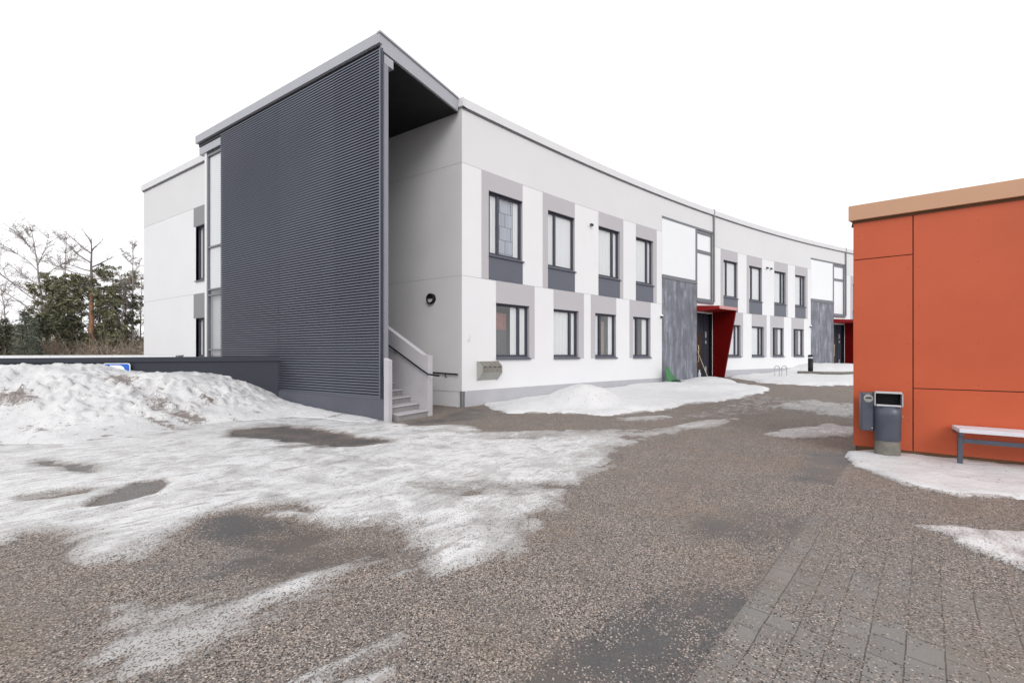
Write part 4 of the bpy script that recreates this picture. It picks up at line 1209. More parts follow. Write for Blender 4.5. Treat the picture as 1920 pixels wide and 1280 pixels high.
STREAK1=[(-2.12,2.04),(-2.33,2.42),(-1.97,2.62),(-1.44,2.81),(-1.0,3.15),(-0.58,2.85),(-0.85,2.75),(-1.15,2.48),(-1.29,2.31),(-1.43,2.0),(-1.65,1.84),(-1.91,1.84)]
STREAK2=[(-0.85,1.84),(-0.7,1.96),(-0.56,2.05),(-0.56,1.93),(-0.64,1.84)]
STREAK3=[(-0.58,2.51),(-0.21,2.78),(-0.27,2.59),(-0.5,2.43)]
ICE_R1=[(7.12,11.89),(9.59,13.8),(9.79,12.94),(10.58,12.5),(8.48,9.59),(7.42,9.75),(7.65,10.93)]
ICE_R2=[(4.71,7.91),(4.97,7.41),(6.26,7.7),(6.81,7.7),(7.84,8.86),(6.94,8.54),(6.86,9.07),(5.72,8.42)]
ICE_TONGUE=[(2.39,9.83),(3.95,10.45),(3.69,9.59),(2.5,9.29)]
ICE_GREY=[(2.75,8.93),(8.17,14.48),(9.47,14.2),(8.02,11.58),(5.45,9.67),(3.75,8.6)]
RSNOW2=[(3.53,3.66),(3.76,3.59),(3.93,3.49),(4.27,3.47),(4.94,3.38),(4.08,2.57),(3.59,2.57),(3.51,2.85),(3.48,3.03),(3.5,3.25),(3.62,3.39)]
SNOW_SHED=[(4.79,5.97),(4.56,5.49),(4.47,5.02),(4.42,4.66),(4.65,4.35),(4.97,4.29),(5.22,4.24),(5.98,4.09),(6.79,3.95),(12.0,1.8),(13,2.2),(5.45,6.35),(5.1,6.35)]
SNOW_FAC=[(-0.75,12.3),(-0.6,11.7),(-0.2,10.54),(1.04,10.45),(2.56,10.17),(3.3,10.73),(4.06,11.14),(5.11,12.19),(6.23,12.72),(7.73,13.8),(9.47,15.4),(10.17,16.25),(9.74,17.84),(9.4,19.4),(8.9,20.0),(7.19,18.9),(5.85,18.0),(2.4,15.2),(0.76,13.75)]
SNOW_FAR=[(11.01,21.2),(12.0,22.0),(16.71,25.6),(24.27,29.0),(32.94,32.52),(20.0,17.62),(14.15,17.41),(12.53,17.21),(11.48,17.84),(11.08,19.77)]

def axis_pts(segs):
    out = [segs[0][0]]
    for a, b, st in segs:
        n = max(1, int(round((b - a) / st)))
        out += [a + (b - a) * (i + 1) / n for i in range(n)]
    return np.array(out)
gxs = axis_pts([(-400, -60, 60), (-60, -20, 5), (-20, -9, 0.25), (-9, -5, 0.08), (-5, 5, 0.035), (5, 9, 0.07), (9, 20, 0.25), (20, 60, 5), (60, 400, 60)])
gys = axis_pts([(-60, -6, 6), (-6, 1.2, 0.4), (1.2, 3.0, 0.022), (3.0, 6, 0.035), (6, 10, 0.06), (10, 16, 0.12), (16, 40, 0.6), (40, 400, 40)])
GX, GY = np.meshgrid(gxs, gys)
def grid_obj(name, X, Y, Z, mat, attrs, cull=None, parent=None):
    ny, nx = X.shape
    off = world_loc(parent) if parent else Vector()
    co = np.stack([X - off.x, Y - off.y, Z - off.z], -1).reshape(-1, 3)
    i = np.arange(ny - 1)[:, None] * nx + np.arange(nx - 1)[None, :]
    f = np.stack([i, i + 1, i + nx + 1, i + nx], -1).reshape(-1, 4)
    if cull is not None:
        keep = (cull[:-1, :-1] | cull[1:, :-1] | cull[:-1, 1:] | cull[1:, 1:]).reshape(-1)
        f = f[keep]
        used = np.zeros(len(co), bool); used[f.reshape(-1)] = True
        remap = np.cumsum(used) - 1
        co = co[used]; f = remap[f]
        attrs = {k: v.reshape(-1)[used] for k, v in attrs.items()}
    me = bpy.data.meshes.new(name)
    me.vertices.add(len(co)); me.vertices.foreach_set('co', co.astype(np.float32).ravel())
    me.loops.add(len(f) * 4); me.loops.foreach_set('vertex_index', f.astype(np.int32).ravel())
    me.polygons.add(len(f)); me.polygons.foreach_set('loop_start', np.arange(0, len(f) * 4, 4, dtype=np.int32))
    me.polygons.foreach_set('loop_total', np.full(len(f), 4, np.int32))
    me.update(calc_edges=True); me.validate()
    me.polygons.foreach_set('use_smooth', np.ones(len(f), bool))
    for k, v in attrs.items():
        a = me.attributes.new(k, 'FLOAT', 'POINT'); a.data.foreach_set('value', v.astype(np.float32).ravel())
    me.materials.append(mat)
    o = bpy.data.objects.new(name, me); COL.objects.link(o)
    if parent: o.parent = parent
    return o

wx = GX + (fbm(GX * 2.2, GY * 2.2, 4, 5) - 0.5) * 0.55
wy = GY + (fbm(GX * 2.2, GY * 2.2, 4, 9) - 0.5) * 0.55
def soft(poly, wd, warp=1.0):
    return sstep(-wd, wd, sdf(poly, GX + (wx - GX) * warp, GY + (wy - GY) * warp))
ra, rb = GX * math.cos(PANG) + GY * math.sin(PANG), -GX * math.sin(PANG) + GY * math.cos(PANG)
strk = fbm(ra * 0.45 + 3, rb * 2.6, 4, 88) - 0.5
ice = 1.06 * soft(ICE_MAIN, 0.30, 0.75)
ice = ice + 0.75 * strk * (ice > 0.02) * (ice < 1.01) * sstep(0, 0.5, ice)
blot = fbm(GX * 0.9, GY * 1.5, 5, 91)
ice = ice - 0.42 * sstep(0.57, 0.74, blot) * sstep(0, 0.5, ice)
near = sstep(0, 1, (GX + 0.9) / 2.4) * 0.0
for poly, val, wd, wp in ((HOLE_PUD, 1.0, 0.09, 0.6), (HOLE_PUD2, 0.72, 0.16, 0.9), (HOLE_GRAV, 1.0, 0.2, 1.1), (HOLE_STREAK, 0.6, 0.08, 0.4), (NOTCH, 0.9, 0.12, 0.4)):
    ice = ice * (1 - val * soft(poly, wd, wp))
for poly, val, wd, wp in ((STREAK1, 0.60, 0.30, 0.8), ([(-1.5, 1.7), (-1.2, 2.0), (-0.7, 2.55), (-0.1, 2.85), (-0.05, 2.7), (-0.6, 2.2), (-0.9, 1.7)], 0.34, 0.2, 0.7), (STREAK2, 0.55, 0.12, 0.5), (STREAK3, 0.36, 0.15, 0.5), (ICE_R1, 0.62, 0.5, 1), (ICE_R2, 0.85, 0.25, 0.8),
                          (ICE_TONGUE, 0.7, 0.25, 0.7), (ICE_GREY, 0.42, 0.5, 1), (RSNOW2, 0.95, 0.07, 0.3)):
    ice = np.maximum(ice, val * soft(poly, wd, wp))
# thinner, dirtier ice towards the tail in the right and near the lower edge
thin = soft([(0.1, 2.7), (-0.9, 3.1), (-0.6, 4.4), (0.3, 5.0), (0.9, 6.3), (2.0, 7.6), (1.0, 8.6), (4.2, 9.6), (5.6, 9.6), (3, 7), (1.2, 4.0)], 0.5, 1)
ice = ice - 0.17 * thin * (ice > 0.3)
ice = ice - 0.34 * soft([(-1.3, 8.0), (-0.2, 7.2), (2.5, 7.6), (4.5, 9.6), (1.0, 8.6)], 0.4, 1) * (ice > 0.3)
sreg = soft([(-2.6, 1.6), (-2.6, 2.7), (-0.5, 3.3), (0.2, 2.8), (-0.3, 1.6)], 0.1)
ice = ice + sreg * sstep(0.02, 0.3, ice) * 1.0 * (fbm(ra * 0.9 + 9, rb * 5.5, 4, 71) - 0.5)
ice = np.maximum(ice, 0.9 * soft(SNOW_FAC, 0.12, 0.4)); ice = np.maximum(ice, 0.9 * soft(SNOW_SHED, 0.05, 0.2)); ice = np.maximum(ice, 0.9 * soft(SNOW_FAR, 0.3, 0.3))
# wetness: strip along the paving edge, melt pools
dd = ((GX - PAVE_A[0]) * (-pdy) + (GY - PAVE_A[1]) * pdx) / math.hypot(pdx, pdy)      # >0 on the asphalt side
al = ((GX - PAVE_A[0]) * pdx + (GY - PAVE_A[1]) * pdy) / math.hypot(pdx, pdy)
wetm = 1.15 * np.where(dd > 0, np.exp(-dd / 0.30), 0) * np.maximum(sstep(-0.6, 0.1, al) * (1 - sstep(0.9, 1.3, al)), 0.85 * sstep(1.7, 2.1, al) * (1 - sstep(2.5, 2.9, al)))
wetm = np.maximum(wetm, 1.0 * soft([(0.75, 1.6), (-0.1, 1.6), (0.05, 2.0), (0.45, 2.35), (1.15, 2.75), (1.35, 2.6), (0.9, 2.05)], 0.18, 0.5))
wetm = np.maximum(wetm, 0.85 * soft([(1.35, 3.35), (1.7, 3.9), (2.7, 4.05), (2.45, 3.7), (1.95, 3.15)], 0.2, 0.5))
wetm = np.maximum(wetm, 1.1 * soft([(3.3, 4.9), (4.6, 6.4), (5.1, 6.3), (4.45, 5.4), (3.9, 4.75)], 0.18, 0.5))
for poly, v in ((HOLE_PUD, 0.35), (HOLE_GRAV, 0.95), (NOTCH, 0.95), (HOLE_PUD2, 0.3)):
    wetm = np.maximum(wetm, v * soft(poly, 0.15, 0.4))
wetm = np.maximum(wetm, 0.6 * soft([(-2.2, 2.8), (-2.0, 3.2), (-1.2, 3.35), (-0.8, 3.2), (-1.0, 2.95), (-1.6, 2.75)], 0.15))
wetm = np.maximum(wetm, 0.8 * soft([(-2.6, 8.9), (-1.9, 9.8), (-1.1, 11.6), (-0.6, 11.7), (-0.9, 9.6), (-1.8, 8.9)], 0.2))
grit = np.where(dd <= 0, 0.62 + 0.3 * sstep(2.2, 5.0, GY), 0.82)
grit = grit - 0.14 * np.where((dd <= 0) & (dd > -0.16), 1, 0) * (1 - sstep(4.2, 5.2, GY)) * sstep(0.35, 0.6, fbm(GX * 2, GY * 2, 3, 55) + 0.12)
grit = grit - 0.66 * np.clip(wetm, 0, 1) ** 1.2 * (dd > -0.02)
for poly, v in ((HOLE_PUD, 0.62), (HOLE_PUD2, 0.65)):
    grit = grit - v * soft(poly, 0.1, 0.4)
grit = grit - 0.42 * soft([(0.85, 1.7), (1.75, 2.85), (2.6, 3.0), (2.6, 2.3), (2.2, 1.7)], 0.35) * (dd <= 0)
grit = grit - 0.35 * soft([(2.0, 3.2), (2.6, 3.85), (2.9, 3.8), (2.4, 3.1)], 0.15) * (dd <= 0)
grit = grit - 0.3 * soft([(-2.6, 2.85), (-2.3, 3.2), (-1.2, 3.3), (-1.4, 2.8)], 0.15)
grit = np.clip(grit, 0.05, 1)
pv = (dd <= 0).astype(float)
gz_ = np.minimum(GZ(GY), 0.95) + 0.030 * sstep(0.25, 0.9, ice) * (0.5 + fbm(GX * 1.7, GY * 1.7, 4, 3)) + (fbm(GX * 0.35, GY * 0.35, 3, 2) - 0.5) * 0.035
gz_ = gz_ + 0.008 * (fbm(GX * 9, GY * 9, 3, 21) - 0.5) * sstep(0.3, 0.8, ice)
gz_ = gz_ + 0.014 * pv * sstep(0, 0.035, -dd)
gz_ = gz_ - 0.035 * soft([(-2.9, 6.3), (-3, 20), (-30, 20), (-30, 6.3)], 0.1) * 0
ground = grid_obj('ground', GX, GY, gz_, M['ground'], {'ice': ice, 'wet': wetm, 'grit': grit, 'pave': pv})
tag(ground, 'gritty brown grey yard of asphalt and block paving with sheets of dirty ice', None, None, 'structure')

# ------------------------------------------------------------------ snow banks
def laplace(mask_in, fixed, val, it=700):
    Z = val.copy()
    free = mask_in & ~fixed
    for _ in range(it):
        A = 0.25 * (np.roll(Z, 1, 0) + np.roll(Z, -1, 0) + np.roll(Z, 1, 1) + np.roll(Z, -1, 1))
        Z[free] = A[free]
    return Z
crest = [(-22, 7.2, 1.30), (-14, 8.3, 1.25), (-11.07, 9, 1.25), (-10.38, 9, 1.30), (-10.0, 9.05, 1.22), (-9.67, 9.1, 1.11), (-9.3, 9.2, 1.06), (-9.06, 9.3, 1.05), (-8.75, 9.4, 1.04), (-8.36, 9.6, 1.09), (-7.85, 10, 1.02), (-7.27, 10.4, .82), (-6.86, 10.9, .63), (-6.45, 11.1, .42), (-5.95, 10.95, .26), (-5.3, 10.6, .18), (-4.3, 10.03, .08), (-3.4, 9.5, 0.05)]
basep = [(-24, 5.2), (-14, 6.2), (-11, 6.9), (-8.57, 6.96), (-7.25, 6.88), (-7.0, 7.6), (-6.75, 8.6), (-6.1, 9.3), (-5.2, 9.9), (-4.4, 9.7), (-3.5, 9.1), (-2.95, 9.0), (-2.9, 9.4), (-4.3, 10.35), (-5.6, 11.1), (-6.6, 11.7), (-13, 10.2), (-26, 7.3)]
def snow_bank():
    xs_ = np.arange(-24.0, -2.7, 0.075); ys_ = np.arange(5.0, 12.2, 0.075)
    X, Y = np.meshgrid(xs_, ys_)
    ins = sdf(basep, X, Y) > 0
    Z = np.zeros(X.shape); fx = ~ins
    for (x0, y0, z0), (x1, y1, z1) in zip(crest, crest[1:]):
        n = int(math.hypot(x1 - x0, y1 - y0) / 0.04) + 1
        for i in range(n + 1):
            t = i / n; a, b, c = x0 + (x1 - x0) * t, y0 + (y1 - y0) * t, z0 + (z1 - z0) * t
            ix, iy = int(round((a - xs_[0]) / 0.075)), int(round((b - ys_[0]) / 0.075))
            if 0 <= ix < len(xs_) and 0 <= iy < len(ys_):
                Z[iy, ix] = c; fx[iy, ix] = True
    # behind the crest the snow stays banked against the wall
    yc = np.interp(X, [c[0] for c in crest], [c[1] for c in crest]); zc = np.interp(X, [c[0] for c in crest], [c[2] for c in crest])
    beh = (Y > yc) & (X < -6.4)
    Z[beh] = zc[beh] * 0.93; fx = fx | beh; ins = ins | beh
    Z = laplace(ins, fx, Z, 900)
    # rounder profile: rise quickly at the toe
    with np.errstate(divide='ignore', invalid='ignore'):
        q = np.clip(Z / np.maximum(zc, 0.05), 0, 1)
    Z = zc * np.clip(q, 0, 1) ** 0.82 * (Z > 1e-4)
    for _ in range(2):
        Zs = Z.copy(); Zs[1:-1, 1:-1] = (Z[1:-1, 1:-1] * 2 + Z[:-2, 1:-1] + Z[2:, 1:-1] + Z[1:-1, :-2] + Z[1:-1, 2:]) / 6; Z = Zs
    # refine the grid
    fxs = np.arange(-14.5, -2.75, 0.035); fys = np.arange(6.5, 12.0, 0.035)
    fxs = np.concatenate([np.arange(-24, -14.5, 0.2), fxs])
    FX, FY = np.meshgrid(fxs, fys)
    ii = np.clip((FX - xs_[0]) / 0.075, 0, len(xs_) - 1.001); jj = np.clip((FY - ys_[0]) / 0.075, 0, len(ys_) - 1.001)
    i0 = ii.astype(int); j0 = jj.astype(int); a = ii - i0; b = jj - j0
    ZF = (Z[j0, i0] * (1 - a) * (1 - b) + Z[j0, i0 + 1] * a * (1 - b) + Z[j0 + 1, i0] * (1 - a) * b + Z[j0 + 1, i0 + 1] * a * b)
    k = sstep(0.02, 0.5, ZF)
    lum = fbm(FX * 1.1, FY * 1.1, 4, 31) - 0.5
    rid = 1 - np.abs(2 * fbm(FX * 2.6, FY * 2.6, 4, 44) - 1)
    clod = np.maximum(0, fbm(FX * 5.5, FY * 5.5, 3, 52) - 0.52)
    zc2 = np.interp(FX, [c[0] for c in crest], [c[2] for c in crest])
    crestk = 1 - 0.88 * sstep(0.80, 0.97, ZF / np.maximum(zc2, 0.05))
    ZF = ZF + k * crestk * (0.22 * lum + 0.14 * (rid - 0.75) + 0.45 * clod + 0.30 * np.maximum(0, fbm(FX * 3.3 + 5, FY * 3.3, 4, 58) - 0.58)) + 0.10 * (fbm(FX * 9, FY * 9, 3, 61) - 0.5) * k * (0.3 + 1.2 * sstep(0.4, 0.65, fbm(FX * 1.3, FY * 1.3, 3, 66)))
    ZF = np.where(ZF > 0.004, ZF + 0.03, -0.12)
    # dirt patches
    def blob(cx, cy, rx, ry): return np.exp(-(((FX - cx) / rx) ** 2 + ((FY - cy) / ry) ** 2))
    dirt = 1.0 * blob(-9.75, 8.05, 0.45, 0.25) + 0.55 * blob(-9.2, 7.9, 0.4, 0.15) + 0.85 * blob(-6.95, 9.45, 0.22, 0.28) + 0.7 * blob(-6.9, 8.7, 0.5, 0.22) + 0.45 * blob(-8.5, 9.1, 0.6, 0.25) + 0.5 * blob(-7.6, 8.9, 0.7, 0.25) + 0.4 * blob(-8.3, 7.3, 0.8, 0.12) + 0.5 * blob(-8.9, 9.25, 0.5, 0.2) + 0.6 * blob(-7.1, 8.3, 0.6, 0.14)
    dirt = dirt * (0.6 + 0.9 * fbm(FX * 4, FY * 4, 3, 70)) + 0.5 * sstep(0.60, 0.78, fbm(FX * 4.2, FY * 6.5, 3, 77)) + 0.15 * (1 - sstep(0.0, 0.3, ZF))
    r = grid_obj('snow_bank', FX, FY, ZF, M['snow'], {'dirt': dirt}, cull=(ZF > -0.05))
    tag(r, 'big ploughed bank of dirty lumpy snow in front of the dark wall', 'snow bank')
snow_bank()

def flat_snow(name, poly, th, label, bumps=(), step=0.06, mat='snow_clean', dirtv=0.0, wd=0.25, warp=0.25, cat='snow patch', seed=0, yarg=None):
    p = np.array(poly); x0, y0 = p.min(0) - 0.3; x1, y1 = p.max(0) + 0.3
    X, Y = np.meshgrid(np.arange(x0, x1, step), np.arange(y0, y1, step))
    nx_ = (fbm(X * 1.6, Y * 1.6, 4, seed + 3) - 0.5) * warp * 2; ny_ = (fbm(X * 1.6, Y * 1.6, 4, seed + 8) - 0.5) * warp * 2
    d = sdf(poly, X + nx_, Y + ny_)
    Z = th * sstep(-0.02, wd, d) * (0.6 + 0.8 * fbm(X * 0.9, Y * 0.9, 4, seed + 1))
    for bx_, by_, h_, rx, ry, e in bumps:
        q = np.maximum(0, 1 - (np.abs((X - bx_) / rx) ** e + np.abs((Y - by_) / ry) ** e))
        Z = Z + h_ * (q * q * (3 - 2 * q)) * (0.9 + 0.25 * fbm(X * 2, Y * 2, 3, seed + 5))
    Z = Z + 0.035 * (fbm(X * 4, Y * 4, 4, seed + 6) - 0.5) * (d > 0.1) + 0.05 * np.maximum(0, fbm(X * 3.1, Y * 3.1, 3, seed + 7) - 0.58) * (d > 0.2)
    on = d > 0
    zz = np.minimum(GZ(Y), 0.95) + np.where(on, Z + 0.028, -0.06)
    dirt = np.full(X.shape, dirtv) + 0.2 * (1 - sstep(0, 0.3, d))
    r = grid_obj(name, X, Y, zz, M[mat], {'dirt': dirt}, cull=(d > -step * 1.2))
    tag(r, label, cat)
flat_snow('snow_patch', SNOW_FAC, 0.065, 'thick white snow with a mound at the foot of the white facade',
          bumps=((2.05, 11.9, 0.43, 1.30, 1.3, 1.35), (2.9, 12.0, 0.10, 1.3, 1.3, 2), (0.9, 11.7, 0.14, 1.3, 1.1, 2), (6.8, 16.2, 0.12, 2.5, 1.6, 2), (9.0, 18.6, 0.16, 1.2, 1.2, 2)), step=0.07, seed=10)
flat_snow('snow_patch', SNOW_SHED, 0.035, 'flat icy snow patch under the bin and bench at the foot of the orange wall', step=0.045, wd=0.12, warp=0.10, seed=20, mat='snow')
flat_snow('snow_patch', SNOW_FAR, 0.10, 'far white snow around the bike hoops and the black bollard', bumps=((19.5, 25.5, 0.35, 3.5, 2.2, 2),), step=0.15, wd=0.5, warp=0.5, seed=30)

# ------------------------------------------------------------------ trees
def ray(px, D):      # world x of an image column at depth D, used only to read off where the trees stand
    return (px - 960) / 780 * D

def tree_root(name, x, y, label, cat='tree', group='trees beyond the dark wall'):
    return empty(name, (x, y, 0), label, cat, group)

def limb(mb, p, d, ln, r, rng, bend=0.25, n=5, droop=0.0):
    pts = [p]; rs = [r]; v = d.normalized(); q = p
    for i in range(n):
        v = (v + Vector((rng.uniform(-1, 1), rng.uniform(-1, 1), rng.uniform(-1, 1))) * bend * 0.5 + Vector((0, 0, -droop))).normalized()
        q = q + v * ln / n
        pts.append(q); rs.append(max(0.008, r * (1 - 0.8 * (i + 1) / n)))
    mb.tube(pts, rs, 4 if r < 0.05 else 6, False)
    return pts, rs, v

def bare_tree(x, y, h, label, lean=(0, 0), seed=1, spread=1.0, split=0.35, r0=0.16, bark='bark_birch', side=None, limbs=9, dens=1.0):
    rng = random.Random(seed)
    root = tree_root('bare_birch', x, y, label)
    tb = MB(); cb = MB()
    base = Vector((x, y, -0.2))
    pts = []; rs = []; n = 9
    for i in range(n + 1):
        t = i / n
        pts.append(base + Vector((lean[0] * t ** 1.4 + rng.uniform(-.08, .08), lean[1] * t, h * t))); rs.append(max(0.02, r0 * (1 - 0.88 * t)))
    tb.tube(pts, rs, 8, False)
    tw = 0.012
    def twigs(ps, ln, k):
        for _ in range(k):
            i = rng.randrange(1, len(ps)); p = ps[i]
            d = Vector((rng.uniform(-1, 1), rng.uniform(-1, 1), rng.uniform(0.1, 1.3)))
            limb(cb, p, d, ln * rng.uniform(.5, 1.1), tw, rng, 0.6, 3, 0.06)
    for j in range(limbs):
        t = split + (0.97 - split) * (j + rng.random() * 0.6) / limbs
        i = min(n - 1, int(t * n)); p = pts[i].lerp(pts[i + 1], t * n - i)
        a = rng.uniform(0, 2 * PI) if side is None else (PI if rng.random() < side else 0) + rng.uniform(-1.0, 1.0)
        ln = h * 0.30 * (1.15 - t) * spread * rng.uniform(.8, 1.3) + 0.6
        d = Vector((math.cos(a), math.sin(a) * 0.7, rng.uniform(0.7, 1.4)))
        ps, rr, v = limb(cb, p, d, ln, r0 * 0.42 * (1.2 - t), rng, 0.35, 5)
        for q in range(int(8 * dens)):
            k = rng.randrange(1, 6)
            d2 = (v + Vector((rng.uniform(-1, 1), rng.uniform(-1, 1), rng.uniform(-.2, 1.0))) * 0.9)
            p2, _, v2 = limb(cb, ps[k], d2, ln * rng.uniform(.3, .55), 0.022, rng, 0.5, 4, 0.02)
            for z in range(3):
                p3, _, _ = limb(cb, p2[rng.randrange(1, 5)], v2 + Vector((rng.uniform(-1, 1), rng.uniform(-1, 1), rng.uniform(-.5, .8))), ln * rng.uniform(.15, .3), 0.013, rng, 0.5, 3, 0.05)
                twigs(p3, ln * 0.14, int(3 * dens))
        twigs(ps, ln * 0.22, int(22 * dens))
    twigs(pts[5:], h * 0.075, int(80 * dens))
    tb.build('trunk', M[bark], root); cb.build('branches', M['twig'], root)

def tuft(mb, c, r, n, rng, flat=0.9, sz=0.16):
    for _ in range(n):
        d = Vector((rng.gauss(0, 1), rng.gauss(0, 1), rng.gauss(0, 1))).normalized() * (r * rng.random() ** 0.45)
        p = c + Vector((d.x, d.y, d.z * flat))
        a = Vector((rng.uniform(-1, 1), rng.uniform(-1, 1), rng.uniform(-.4, 1))).normalized() * sz * rng.uniform(.6, 1.4)
        b = Vector((rng.uniform(-1, 1), rng.uniform(-1, 1), rng.uniform(-1, 1))).normalized() * sz * 0.42
        k = mb.pts([p - a, p + b, p + a, p - b]); mb.face([k, k + 1, k + 2, k + 3])

def pine(x, y, h, label, crowns, seed=3, r0=0.17, bark='bark_orange', lean=(0, 0), mat='needle', dead=False, name='pine_tree', sz=0.16, dn=1.0):
    """crowns: list of (dx, height, radius) clusters of foliage carried by limbs"""
    rng = random.Random(seed)
    root = tree_root(name, x, y, label)
    tb = MB(); bb = MB(); fb = MB()
    n = 10; pts = []; rs = []
    for i in range(n + 1):
        t = i / n
        pts.append(Vector((x + lean[0] * t + rng.uniform(-.06, .06), y + lean[1] * t, -0.2 + h * t))); rs.append(max(0.03, r0 * (1 - 0.90 * t ** (1.0 if not dead else 0.8))))
    if dead:
        k_ = 6; tb.tube(pts[:k_ + 1], rs[:k_ + 1], 8, False); tb.cur = 1; tb.tube(pts[k_:], rs[k_:], 8, False)
    else:
        tb.tube(pts, rs, 8, False)
    def trunk_at(z):
        t = min(0.999, max(0, z / h)) * n; i = int(t); return pts[i].lerp(pts[i + 1], t - i)
    for dx, z, r in crowns:
        for sub in range(2):
            c = Vector((x + lean[0] * z / h + dx + rng.uniform(-.4, .4) * r, y + rng.uniform(-.8, .8) * max(r, abs(dx)), z + rng.uniform(-.2, .2)))
            p = trunk_at(max(0.5, z - 0.35 * abs(dx) - 0.2))
            mid = p.lerp(c, 0.55) + Vector((0, 0, 0.25 + rng.uniform(-.15, .15)))
            bb.tube([p, mid, c], [0.05, 0.03, 0.012], 5, False)
            k = int(7 * max(1, r))
            for q in range(k):
                cc = c + Vector((rng.uniform(-1, 1) * r, rng.uniform(-1, 1) * r, rng.uniform(-.75, .75) * r))
                bb.tube([mid.lerp(c, 0.6), cc], [0.015, 0.006], 3, False)
                tuft(fb, cc, 0.34 * rng.uniform(.6, 1.3), int(36 * dn), rng, 0.85, sz)
    if dead:
        for z, a, ln, up in dead:
            p = trunk_at(z)
            d = Vector((math.cos(a), 0.25 * rng.uniform(-1, 1), up))
            ps, _, v = limb(bb, p, d, ln, 0.06, rng, 0.3, 6)
            for q in range(6):
                limb(bb, ps[rng.randrange(2, 7)], v + Vector((rng.uniform(-.8, .8), rng.uniform(-.8, .8), rng.uniform(-.2, .9))), ln * rng.uniform(.15, .4), 0.02, rng, 0.5, 4)
    tb.build('trunk', [M[bark], M['bark']], root); bb.build('branches', M['bark'], root)
    if fb.v: fb.build('crown', M[mat], root)

def spruce(x, y, h, label, seed=5, rad=1.3, mat='needle_dark', zlo=0.3, name='spruce_tree', sparse=1.0):
    rng = random.Random(seed)
    root = tree_root(name, x, y, label)
    tb = MB(); tb.tube([(x, y, -0.2), (x + .05, y, h * 0.5), (x, y, h)], [0.12, 0.07, 0.015], 7, False); tb.build('trunk', M['bark'], root)
    fb = MB()
    z = zlo
    while z < h - 0.1:
        t = (z - zlo) / (h - zlo); R = rad * (1 - t) ** 0.85 + 0.12
        for k in range(int(7 * sparse) + 1):
            a = rng.uniform(0, 2 * PI); Rr = R * rng.uniform(.6, 1.15)
            m_ = max(3, int(Rr / 0.13))
            for i in range(m_):
                f = (i + 0.5) / m_
                c = Vector((x + math.cos(a) * Rr * f, y + math.sin(a) * Rr * f, z - 0.28 * Rr * f + 0.25 * Rr * f * f + rng.uniform(-.03, .03)))
                tuft(fb, c + Vector((0, 0, rng.uniform(-.12, .12))), 0.2 + 0.06 * (1 - f), 7, rng, 0.9, 0.10)
        z += 0.27 + 0.12 * rng.random()
    fb.build('crown', M[mat], root)

bare_tree(ray(92, 38), 38, 12.9, 'tall pale bare birch leaning left, farthest left of the tall birches', lean=(-1.6, 0), seed=12, spread=1.3, split=0.30, side=0.72, limbs=12, r0=0.17)
bare_tree(ray(118, 43), 43, 13.6, 'bare birch rising just right of the leaning birch, behind the small pine crown', lean=(0.4, 0), seed=23, spread=0.8, split=0.45, limbs=9, r0=0.14)
bare_tree(ray(247, 40), 40, 12.2, 'narrow bare birch beside the corner of the white wing', lean=(0.15, 0), seed=37, spread=0.45, split=0.30, limbs=12, r0=0.13)
bare_tree(ray(262, 44), 44, 9.6, 'thin dark bare tree partly hidden by the corner of the white wing', lean=(0.2, 0), seed=41, spread=0.5, split=0.2, limbs=9, r0=0.09, bark='bark')
bare_tree(ray(20, 36), 36, 7.6, 'low spreading bare birch at the left edge of the picture', lean=(-0.8, 0), seed=47, spread=1.2, split=0.15, side=0.6, limbs=8, r0=0.10, dens=0.8)
pine(ray(172, 36), 36, 11.7, 'tall pine with orange bark and a dead bare top', 
     [(-1.8, 7.1, 1.0), (-1.0, 7.8, 0.9), (-0.3, 7.2, 0.9), (0.9, 6.6, 0.7), (-2.2, 6.0, 0.9), (-1.1, 6.0, 1.0), (1.1, 5.6, 0.8), (-1.6, 4.7, 0.9), (1.3, 4.4, 0.8), (0.2, 3.4, 0.9), (-0.9, 3.0, 0.9), (1.2, 3.0, 0.9)],
     seed=7, r0=0.30, dead=[(11.3, 2.2, 1.3, 1.0), (10.4, 2.6, 2.4, 0.55), (9.6, 3.0, 3.6, 0.35), (9.2, 0.3, 2.3, 0.35), (8.9, 2.9, 2.6, 0.25), (8.4, 3.1, 3.2, 0.3), (8.2, 0.1, 1.8, 0.05), (10.6, 1.1, 1.2, 1.3), (7.9, 3.0, 2.2, 0.5), (5.0, 2.9, 2.3, 0.4)])
pine(ray(106, 38), 38, 8.4, 'pine with a rounded olive crown left of the dead topped pine', [(-0.3, 8.2, 0.7), (0.5, 7.6, 0.7), (-0.6, 7.0, 0.8), (0.6, 6.5, 0.8), (-0.5, 5.8, 0.9), (0.8, 5.2, 0.9), (-0.5, 4.6, 1.1), (1.2, 4.2, 1.0), (-1.2, 3.9, 0.9), (0.2, 3.4, 1.0)], seed=9, r0=0.15)
pine(ray(212, 45), 45, 10.4, 'slender pine with small separate crown tufts near the white wing', [(-0.9, 10.6, 0.75), (-0.3, 9.9, 0.7), (1.3, 9.9, 0.7), (1.6, 9.1, 0.5), (-0.4, 8.4, 0.3), (0.6, 8.6, 0.4), (0.8, 7.2, 0.4)], seed=13, r0=0.11, dn=0.8)
pine(ray(236, 40), 40, 7.9, 'bushy dark pine against the corner of the white wing', [(0, 7.4, 0.7), (-0.7, 6.7, 0.8), (0.6, 6.4, 0.8), (-0.5, 5.6, 0.9), (0.5, 5.0, 0.8), (-0.9, 4.3, 0.9), (0.5, 3.6, 0.9), (-0.3, 2.8, 0.9)], seed=17, r0=0.13, mat='needle_dark', dn=0.8)
spruce(ray(186, 39), 39, 7.9, 'dark spruce standing just right of the orange pine trunk', seed=19, rad=1.4, sparse=0.6)
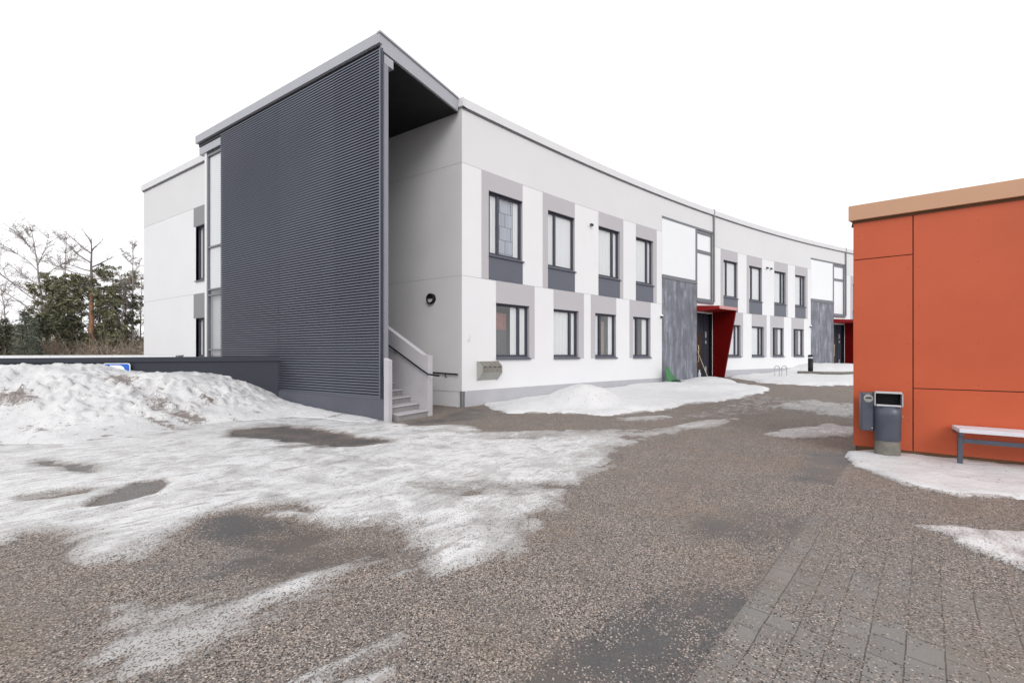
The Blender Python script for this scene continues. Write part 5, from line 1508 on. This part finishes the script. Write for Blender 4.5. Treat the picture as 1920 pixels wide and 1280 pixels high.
spruce(ray(135, 42), 42, 6.9, 'dense dark spruce between the rounded pine and the orange pine trunk', seed=29, rad=1.5, sparse=0.55)
spruce(ray(46, 31), 31, 5.0, 'small grey green young spruce in front of the birches', seed=31, rad=1.25, mat='needle_blue', sparse=0.6)
spruce(ray(66, 33), 33, 4.0, 'low young spruce between the small spruce and the rounded pine', seed=33, rad=1.3, mat='needle_blue', sparse=0.7)
pine(ray(86, 35), 35, 4.6, 'low spreading dark pine bough clump under the leaning birch', [(0, 4.2, 0.9), (0.9, 4.4, 0.9), (-0.9, 3.7, 0.8), (1.6, 3.7, 0.8), (0.3, 3.4, 0.9)], seed=35, r0=0.09, mat='needle_dark')
spruce(ray(12, 34), 34, 4.4, 'broad dark spruce at the left edge above the snow bank', seed=43, rad=2.0, sparse=0.7)
spruce(ray(-14, 33), 33, 4.9, 'second broad spruce just outside the left edge', seed=45, rad=2.0)
spruce(ray(222, 43), 43, 5.5, 'small spruce low between the slender pine and the bushy pine', seed=49, rad=1.6)

for px_, D_, h_, sd_, wh_ in ((150, 37, 8.2, 61, 'left of the orange pine trunk'), (198, 38, 7.4, 63, 'right of the orange pine trunk'), (228, 39, 8.0, 67, 'in front of the bushy dark pine'), (73, 36, 6.5, 69, 'below the leaning birch')):
    bare_tree(ray(px_, D_), D_, h_, 'thin pale bare sapling ' + wh_, lean=(0.2, 0), seed=sd_, spread=0.6, split=0.35, limbs=7, r0=0.085, dens=0.6)

def scrub():
    rng = random.Random(99)
    m = MB()
    for _ in range(3600):
        x = rng.uniform(-52, -22); y = rng.uniform(33, 46)
        h_ = rng.uniform(0.9, 2.8) * (1.4 if rng.random() < 0.12 else 0.9)
        p = Vector((x, y, 0)); 
        for s_ in range(4):
            d = Vector((rng.uniform(-.5, .5), rng.uniform(-.3, .3), 1)).normalized()
            q = p + Vector((rng.uniform(-.5, .5), rng.uniform(-.5, .5), 0))
            e = q + d * h_ * rng.uniform(.7, 1.4)
            sd_ = Vector((0.022, 0.01, 0))
            k = m.pts([q - sd_, q + sd_, e]); m.face([k, k + 1, k + 2])
            for z in range(3):
                f_ = q.lerp(e, rng.uniform(.3, .9)); g2 = f_ + Vector((rng.uniform(-.5, .5), rng.uniform(-.3, .3), rng.uniform(.1, .5)))
                k = m.pts([f_ - sd_ * 0.6, f_ + sd_ * 0.6, g2]); m.face([k, k + 1, k + 2])
    for _ in range(900):
        x = rng.uniform(-52, -22); y = rng.uniform(33, 47)
        tuft(m, Vector((x, y, rng.uniform(0.4, 2.2))), 0.6, 16, rng, 0.8, 0.13)
    o_ = m.build('undergrowth', M['scrub'])
    tag(o_, 'brown tangled scrub under the trees', 'undergrowth', None, 'stuff')
scrub()
def far_wood():
    rng = random.Random(123)
    m = MB()
    for _ in range(150):
        x = rng.uniform(-85, -38); y = rng.uniform(52, 62); h_ = rng.uniform(3.0, 5.6)
        m.cur = 1; m.tube([(x, y, 0), (x + rng.uniform(-.2, .2), y, h_)], [0.10, 0.03], 4, False)
        m.cur = 0
        for q in range(12):
            z = rng.uniform(0.6, h_)
            tuft(m, Vector((x + rng.uniform(-1, 1) * 1.4 * (1.15 - z / h_), y + rng.uniform(-1, 1), z)), 0.6, 16, rng, 0.7, 0.2)
    o_ = m.build('far_wood', [M['needle'], M['bark']])
    tag(o_, 'low far wood seen between the nearer trunks', 'wood', None, 'stuff')
far_wood()
